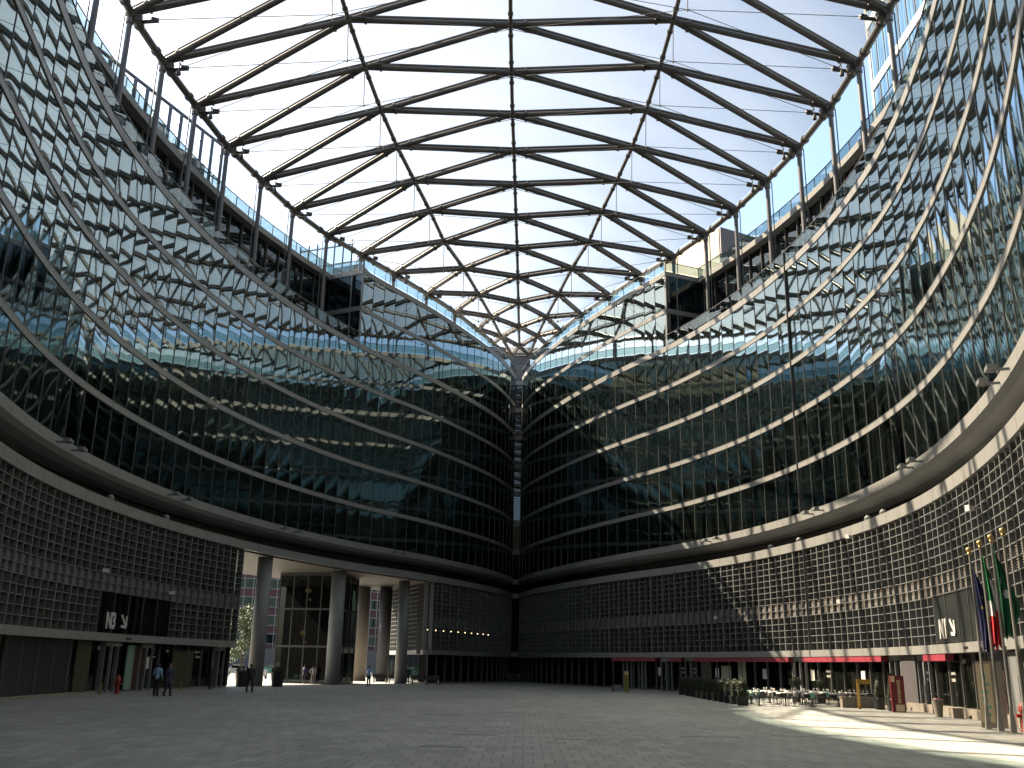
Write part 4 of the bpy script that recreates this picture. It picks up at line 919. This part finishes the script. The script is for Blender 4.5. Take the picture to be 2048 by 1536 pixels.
tag(MB().box((21.1, 47.6, .22), (.5, .45, .44)).box((21.1, 47.6, .45), (.54, .49, .03)).build('stone_block', 'stone'), 'small pale stone block right of the litter bin', 'block')
def hydrant(lb, loc, s_=1.0):
    t = thing('hydrant', lb, 'hydrant', loc); m = MB(); m.lathe((0, 0, 0), [(.17*s_, 0), (.17*s_, .04*s_), (.10*s_, .06*s_), (.10*s_, .62*s_), (.15*s_, .64*s_), (.15*s_, .70*s_), (.12*s_, .82*s_), (.04*s_, .92*s_), (.03*s_, .98*s_)], 16); m.build('body', 'hyd', t, smooth=False)
    m = MB(); m.tube((-.24*s_, 0, .5*s_), (.24*s_, 0, .5*s_), .06*s_, 10); m.tube((0, -.2*s_, .42*s_), (0, 0, .42*s_), .07*s_, 10); m.build('outlets', 'hyd', t)
hydrant('bright red hydrant at the right edge beside the flagpoles', (19.15, 37.6, 0), 1.1); hydrant('dark red hydrant by the left doors', (-22.6, 58.9, 0), 1.1)
for (x, y, lb) in ((-22.9, 57.3, 'short yellow post left of the red hydrant'), (-21.9, 68.2, 'short yellow post right of the two talking people')):
    t = thing('marker_post', lb, 'post', (x, y, 0)); MB().tube((0, 0, .03), (0, 0, .62), .05, 12).build('post', 'yelpost', t); MB().lathe((0, 0, 0), [(.16, 0), (.14, .05)], 14).build('foot', 'yelpost', t)
for (x, y, lb) in ((-21.0, 80.2, 'big black planter left of the first passage column'), (-18.55, 81.9, 'big black planter right of the first passage column')):
    t = thing('big_planter', lb, 'planter', (x, y, 0)); MB().lathe((0, 0, 0), [(.42, 0), (.58, 1.15), (.62, 1.2), (.55, 1.2)], 20).build('pot', 'pot', t); m = MB(); leafy(m, (0, 0, 1.25), .55, .55, .35, 350, .09, rng, .0); m.build('foliage', 'boxleaf', t)
for i, (x, y) in enumerate(((-13.3, 106.2), (-11.6, 105.6), (-8.7, 100.2), (-7.4, 101.4))):
    t = thing('black_seat', 'low black bench in the passage mouth, %s of the third column' % ('left' if i < 2 else 'right'), 'bench', (x, y, 0), R(20), 'black benches near the third column')
    MB().box((0, 0, .45), (1.5, .5, .08)).build('seat', 'chairm', t)
    for sx in (-1, 1): MB().box((sx*.65, 0, .2), (.08, .45, .4)).build('leg', 'chairm', t)
    MB().box((0, .24, .7), (1.5, .05, .4)).build('backrest', 'chairm', t)
# slot drains
for i, (x, y, l) in enumerate(((3.6, 38.2, 1.4), (-.9, 30.5, 1.3), (-2.6, 42.0, 1.6), (2.0, 29.3, 1.2), (9.2, 32.6, 1.5), (6.3, 31.6, 1.8), (-1.6, 26.0, 1.2))):
    t = thing('slot_drain', 'narrow dark slot drain let into the paving, %s' % ('far left', 'near left', 'furthest back', 'near middle', 'right of the sunlit stripe', 'longest one on the right', 'nearest one')[i], 'drain', (x, y, .002), 0, 'slot drains in the paving')
    MB().box((0, 0, .001), (l, .16, .004)).build('frame', 'darkmetal', t)

# ------------------------------------------------------------------ outside, seen through the passage and over the roofs
def city_block(lb, P0, P1, h, base_h, floors, nwin, m_wall, depth=12):
    P0, P1 = Vector(P0), Vector(P1); d = (P1-P0); L = d.length; d.normalize(); n = Vector((-d.y, d.x)); rz = math.atan2(d.y, d.x)
    t = thing('office_block', lb, 'building', (P0.x, P0.y, 0), rz); MB().box((L/2, depth/2, h/2), (L, depth, h)).build('wall', m_wall, t)
    MB().box((L/2, -.05, base_h/2), (L, .3, base_h)).build('ground_storey', 'greywall', t)
    fh = (h-base_h)/floors; ww = L/nwin
    for f in range(floors):
        for i in range(nwin):
            w_ = MB(); w_.box((ww*(i+.5), -.06, base_h+fh*f+fh*.52), (ww-.35, .1, fh*.50)); w = w_.build('window', 'winout', t)
            fr = MB(); z0 = base_h+fh*f
            for z in (z0+fh*.25, z0+fh*.79): fr.box((ww*(i+.5), -.12, z), (ww, .14, .12))
            for x in (ww*i, ww*(i+.33), ww*(i+.7)): fr.box((x, -.12, z0+fh*.5), (.12, .14, fh))
            fr.build('frame', 'frame', w)
    return t
city_block('dark red office block with rows of white framed windows beyond the passage', (-76, 178, 0), (-12, 190, 0), 24, 4.2, 6, 15, 'redwall')
city_block('long grey office block far to the left beyond the passage', (-118, 60, 0), (-84, 172, 0), 21, 4.0, 5, 16, 'greywall')
for (x, y, hh, r_, lf, lb, n_) in ((-31.2, 118.0, 8.2, 2.1, 'leaf', 'sunlit pale green tree right of the first passage column', 5200), (-38.5, 132, 4.6, 2.4, 'leaf', 'bright low green tree seen through the lobby glass', 3500), (-47, 150, 5.5, 2.8, 'leafdark', 'dark green tree far left beyond the passage', 3000), (-27.0, 126.0, 3.4, 1.7, 'leaf', 'small bright bush behind the lobby', 2200)):
    t = thing('street_tree', lb, 'tree', (x, y, 0)); m = MB(); m.tube((0, 0, 0), (.1, 0, hh*.45), .16, 8, .10)
    for a in range(5): m.tube((.1, 0, hh*(.35+.05*a)), (math.cos(a*2.1)*r_*.6, math.sin(a*2.1)*r_*.6, hh*(.6+.07*a)), .06, 6, .02)
    m.build('trunk', 'bark', t); m = MB()
    for q in range(9): leafy(m, (rng.uniform(-.5, .5)*r_, rng.uniform(-.5, .5)*r_, hh*(.35+.075*q)), r_*.62, r_*.62, hh*.11, n_//9, .11, rng, .0)
    m.build('crown', lf, t)
def car(lb, loc, rz, m_):
    t = thing('parked_car', lb, 'car', loc, rz, 'vehicles parked beyond the passage'); m = MB()
    pr = [(-2.1, .35), (-2.1, .8), (-1.3, .95), (-.7, 1.42), (.6, 1.42), (1.3, .95), (2.05, .8), (2.1, .35)]
    for y0, y1 in ((-.8, .8),):
        n = len(m.v); m.v += [(a, y0, b) for a, b in pr]+[(a, y1, b) for a, b in pr]; k = len(pr); m.f += [tuple(n+i for i in range(k)), tuple(n+k+i for i in reversed(range(k)))]; m.mi += [0, 0]
        for i in range(k): j = (i+1) % k; m.f.append((n+j, n+i, n+k+i, n+k+j)); m.mi.append(0)
    m.build('body', m_, t); m = MB(); m.box((-.05, 0, 1.18), (1.7, 1.63, .34)); m.build('window', 'winout', t)
    for x in (-1.3, 1.3):
        for y in (-.78, .78): w = MB().tube((x, y-.1, .32), (x, y+.1, .32), .32, 16).build('wheel', 'tyre', t); MB().tube((x, y-.11, .32), (x, y+.11, .32), .17, 12).build('rim', 'metal', w)
    for s_ in (-1, 1): MB().box((2.06, s_*.6, .68), (.06, .3, .14)).build('headlight', 'white', t)
car('silver car parked beyond the first passage columns', (-36.5, 137, 0), R(15), 'carp'); car('teal car parked behind the lobby', (-33, 142, 0), R(5), 'carp2'); car('white car parked beyond the beige columns', (-21.5, 146, 0), R(10), 'carp3'); car('second silver car parked far left', (-45, 148, 0), R(12), 'carp')
def scooter(lb, loc, rz):
    t = thing('scooter', lb, 'scooter', loc, rz, 'scooters parked beyond the first column')
    for x in (-.6, .6): MB().tube((x, -.06, .26), (x, .06, .26), .26, 14).build('wheel', 'tyre', t)
    m = MB(); m.box((-.25, 0, .55), (.9, .32, .4)); m.box((-.3, 0, .8), (.75, .3, .12)); m.box((.45, 0, .65), (.14, .38, .8), 0); m.build('body', 'carp3', t)
    MB().tube((.45, -.32, 1.08), (.45, .32, 1.08), .025, 6).build('handlebar', 'chairm', t)
for i, (x, y) in enumerate(((-29.5, 116), (-28.0, 116.5), (-26.6, 117), (-33.2, 120))): scooter('pale scooter parked in the sun, %s' % ('leftmost of three', 'middle of three', 'rightmost of three', 'alone further left')[i], (x, y, 0), R(70+12*i))
t = thing('street_lamp', 'thin dark street lamp between the beige column and the dark one', 'street lamp', (-23.8, 152, 0)); MB().tube((0, 0, 0), (0, 0, 7.5), .09, 8).build('pole', 'darkmetal', t); MB().box((.5, 0, 7.5), (1.2, .3, .14)).build('lamp_head', 'white', t)

# rooftop objects
t = thing('rooftop_screen', 'open steel screen frame standing on the left roof', 'roof screen'); A_, B_ = Vector((-32.5, 64.5, 0)), Vector((-26.9, 78.9, 0)); n = 11
m = MB()
for i in range(n+1):
    p = A_+(B_-A_)*i/n; m.box((p.x, p.y, 44.0), (.28, .5, 6.4), R(20))
m.build('posts', 'post', t); m = MB(); m.tube(A_+Vector((0, 0, 47.2)), B_+Vector((0, 0, 47.2)), .16, 6); m.tube(A_+Vector((0, 0, 43.6)), B_+Vector((0, 0, 43.6)), .08, 6)
for i in range(0, n, 2): p = A_+(B_-A_)*i/n; q = A_+(B_-A_)*(i+1)/n; m.tube(p+Vector((0, 0, 42)), q+Vector((0, 0, 47)), .04, 4)
m.build('rails', 'post', t)
m = MB(); m.prism([(-33.2, 65.5), (-29.9, 73), (-34, 74), (-36, 68)], 40.9, 45.6); m.prism([(-29.5, 74), (-27.9, 77.8), (-31, 79), (-33, 75)], 40.9, 44.6); m.build('machine_housing', 'alu2', t)
t = thing('rooftop_glass_screen', 'glass screen with steel posts on the roof corner of the left block', 'roof screen'); m = MB(); m2 = MB()
A_, B_ = Vector((-17.2, 94.2, 0)), Vector((-23.2, 96.6, 0))
for i in range(7):
    p = A_+(B_-A_)*i/6; m2.box((p.x, p.y, 42.9), (.14, .14, 4.6))
m2.tube(A_+Vector((0, 0, 44.6)), B_+Vector((0, 0, 44.6)), .09, 6); m2.tube(A_+Vector((0, 0, 42.6)), B_+Vector((0, 0, 42.6)), .06, 6)
m.quad(A_+Vector((0, 0, 41)), B_+Vector((0, 0, 41)), B_+Vector((0, 0, 44.9)), A_+Vector((0, 0, 44.9))); m.build('glass', 'rail', t); m2.build('posts', 'post', t)
m = MB(); m.prism([(-16.6, 97), (-20, 98.5), (-19, 102), (-15.6, 101)], 40.8, 43.6); m.build('plant_box', 'alu2', t)
t = thing('rooftop_plant_room', 'pale concrete plant room with a dark side on the right roof', 'plant room')
m = MB(); m.prism([(21.6, 93.6), (26.9, 96.6), (22.5, 105.5), (17.3, 102.5)], 40.8, 47.0); m.build('walls', 'concrete', t)
m = MB(); m.prism([(21.75, 93.45), (27.1, 96.4), (27.0, 96.6), (21.65, 93.65)], 42.6, 47.05); m.build('dark_face', 'darkface', t)  # thin dark sheet paints the shade on the side turned from the sun
t = thing('glass_tower', 'tall pale blue glass tower rising behind the right roof', 'tower', (38.9, 92.1, 0))
m = MB(); m.prism([(0, 0), (0, -46), (24, -46), (24, 0)], 0, 150); m.build('glass', 'tower', t)
for i in range(12): MB().box((-.06, -23, 32+7.8*i+.15), (.16, 46.2, .95)).build('floor_band', 'towerband', t)
for i in range(24): MB().tube((-.05, -1.95*i, 0), (-.05, -1.95*i, 150), .05 if i else .16, 4).build('mullion', 'towerband' if i == 0 else 'mull', t)
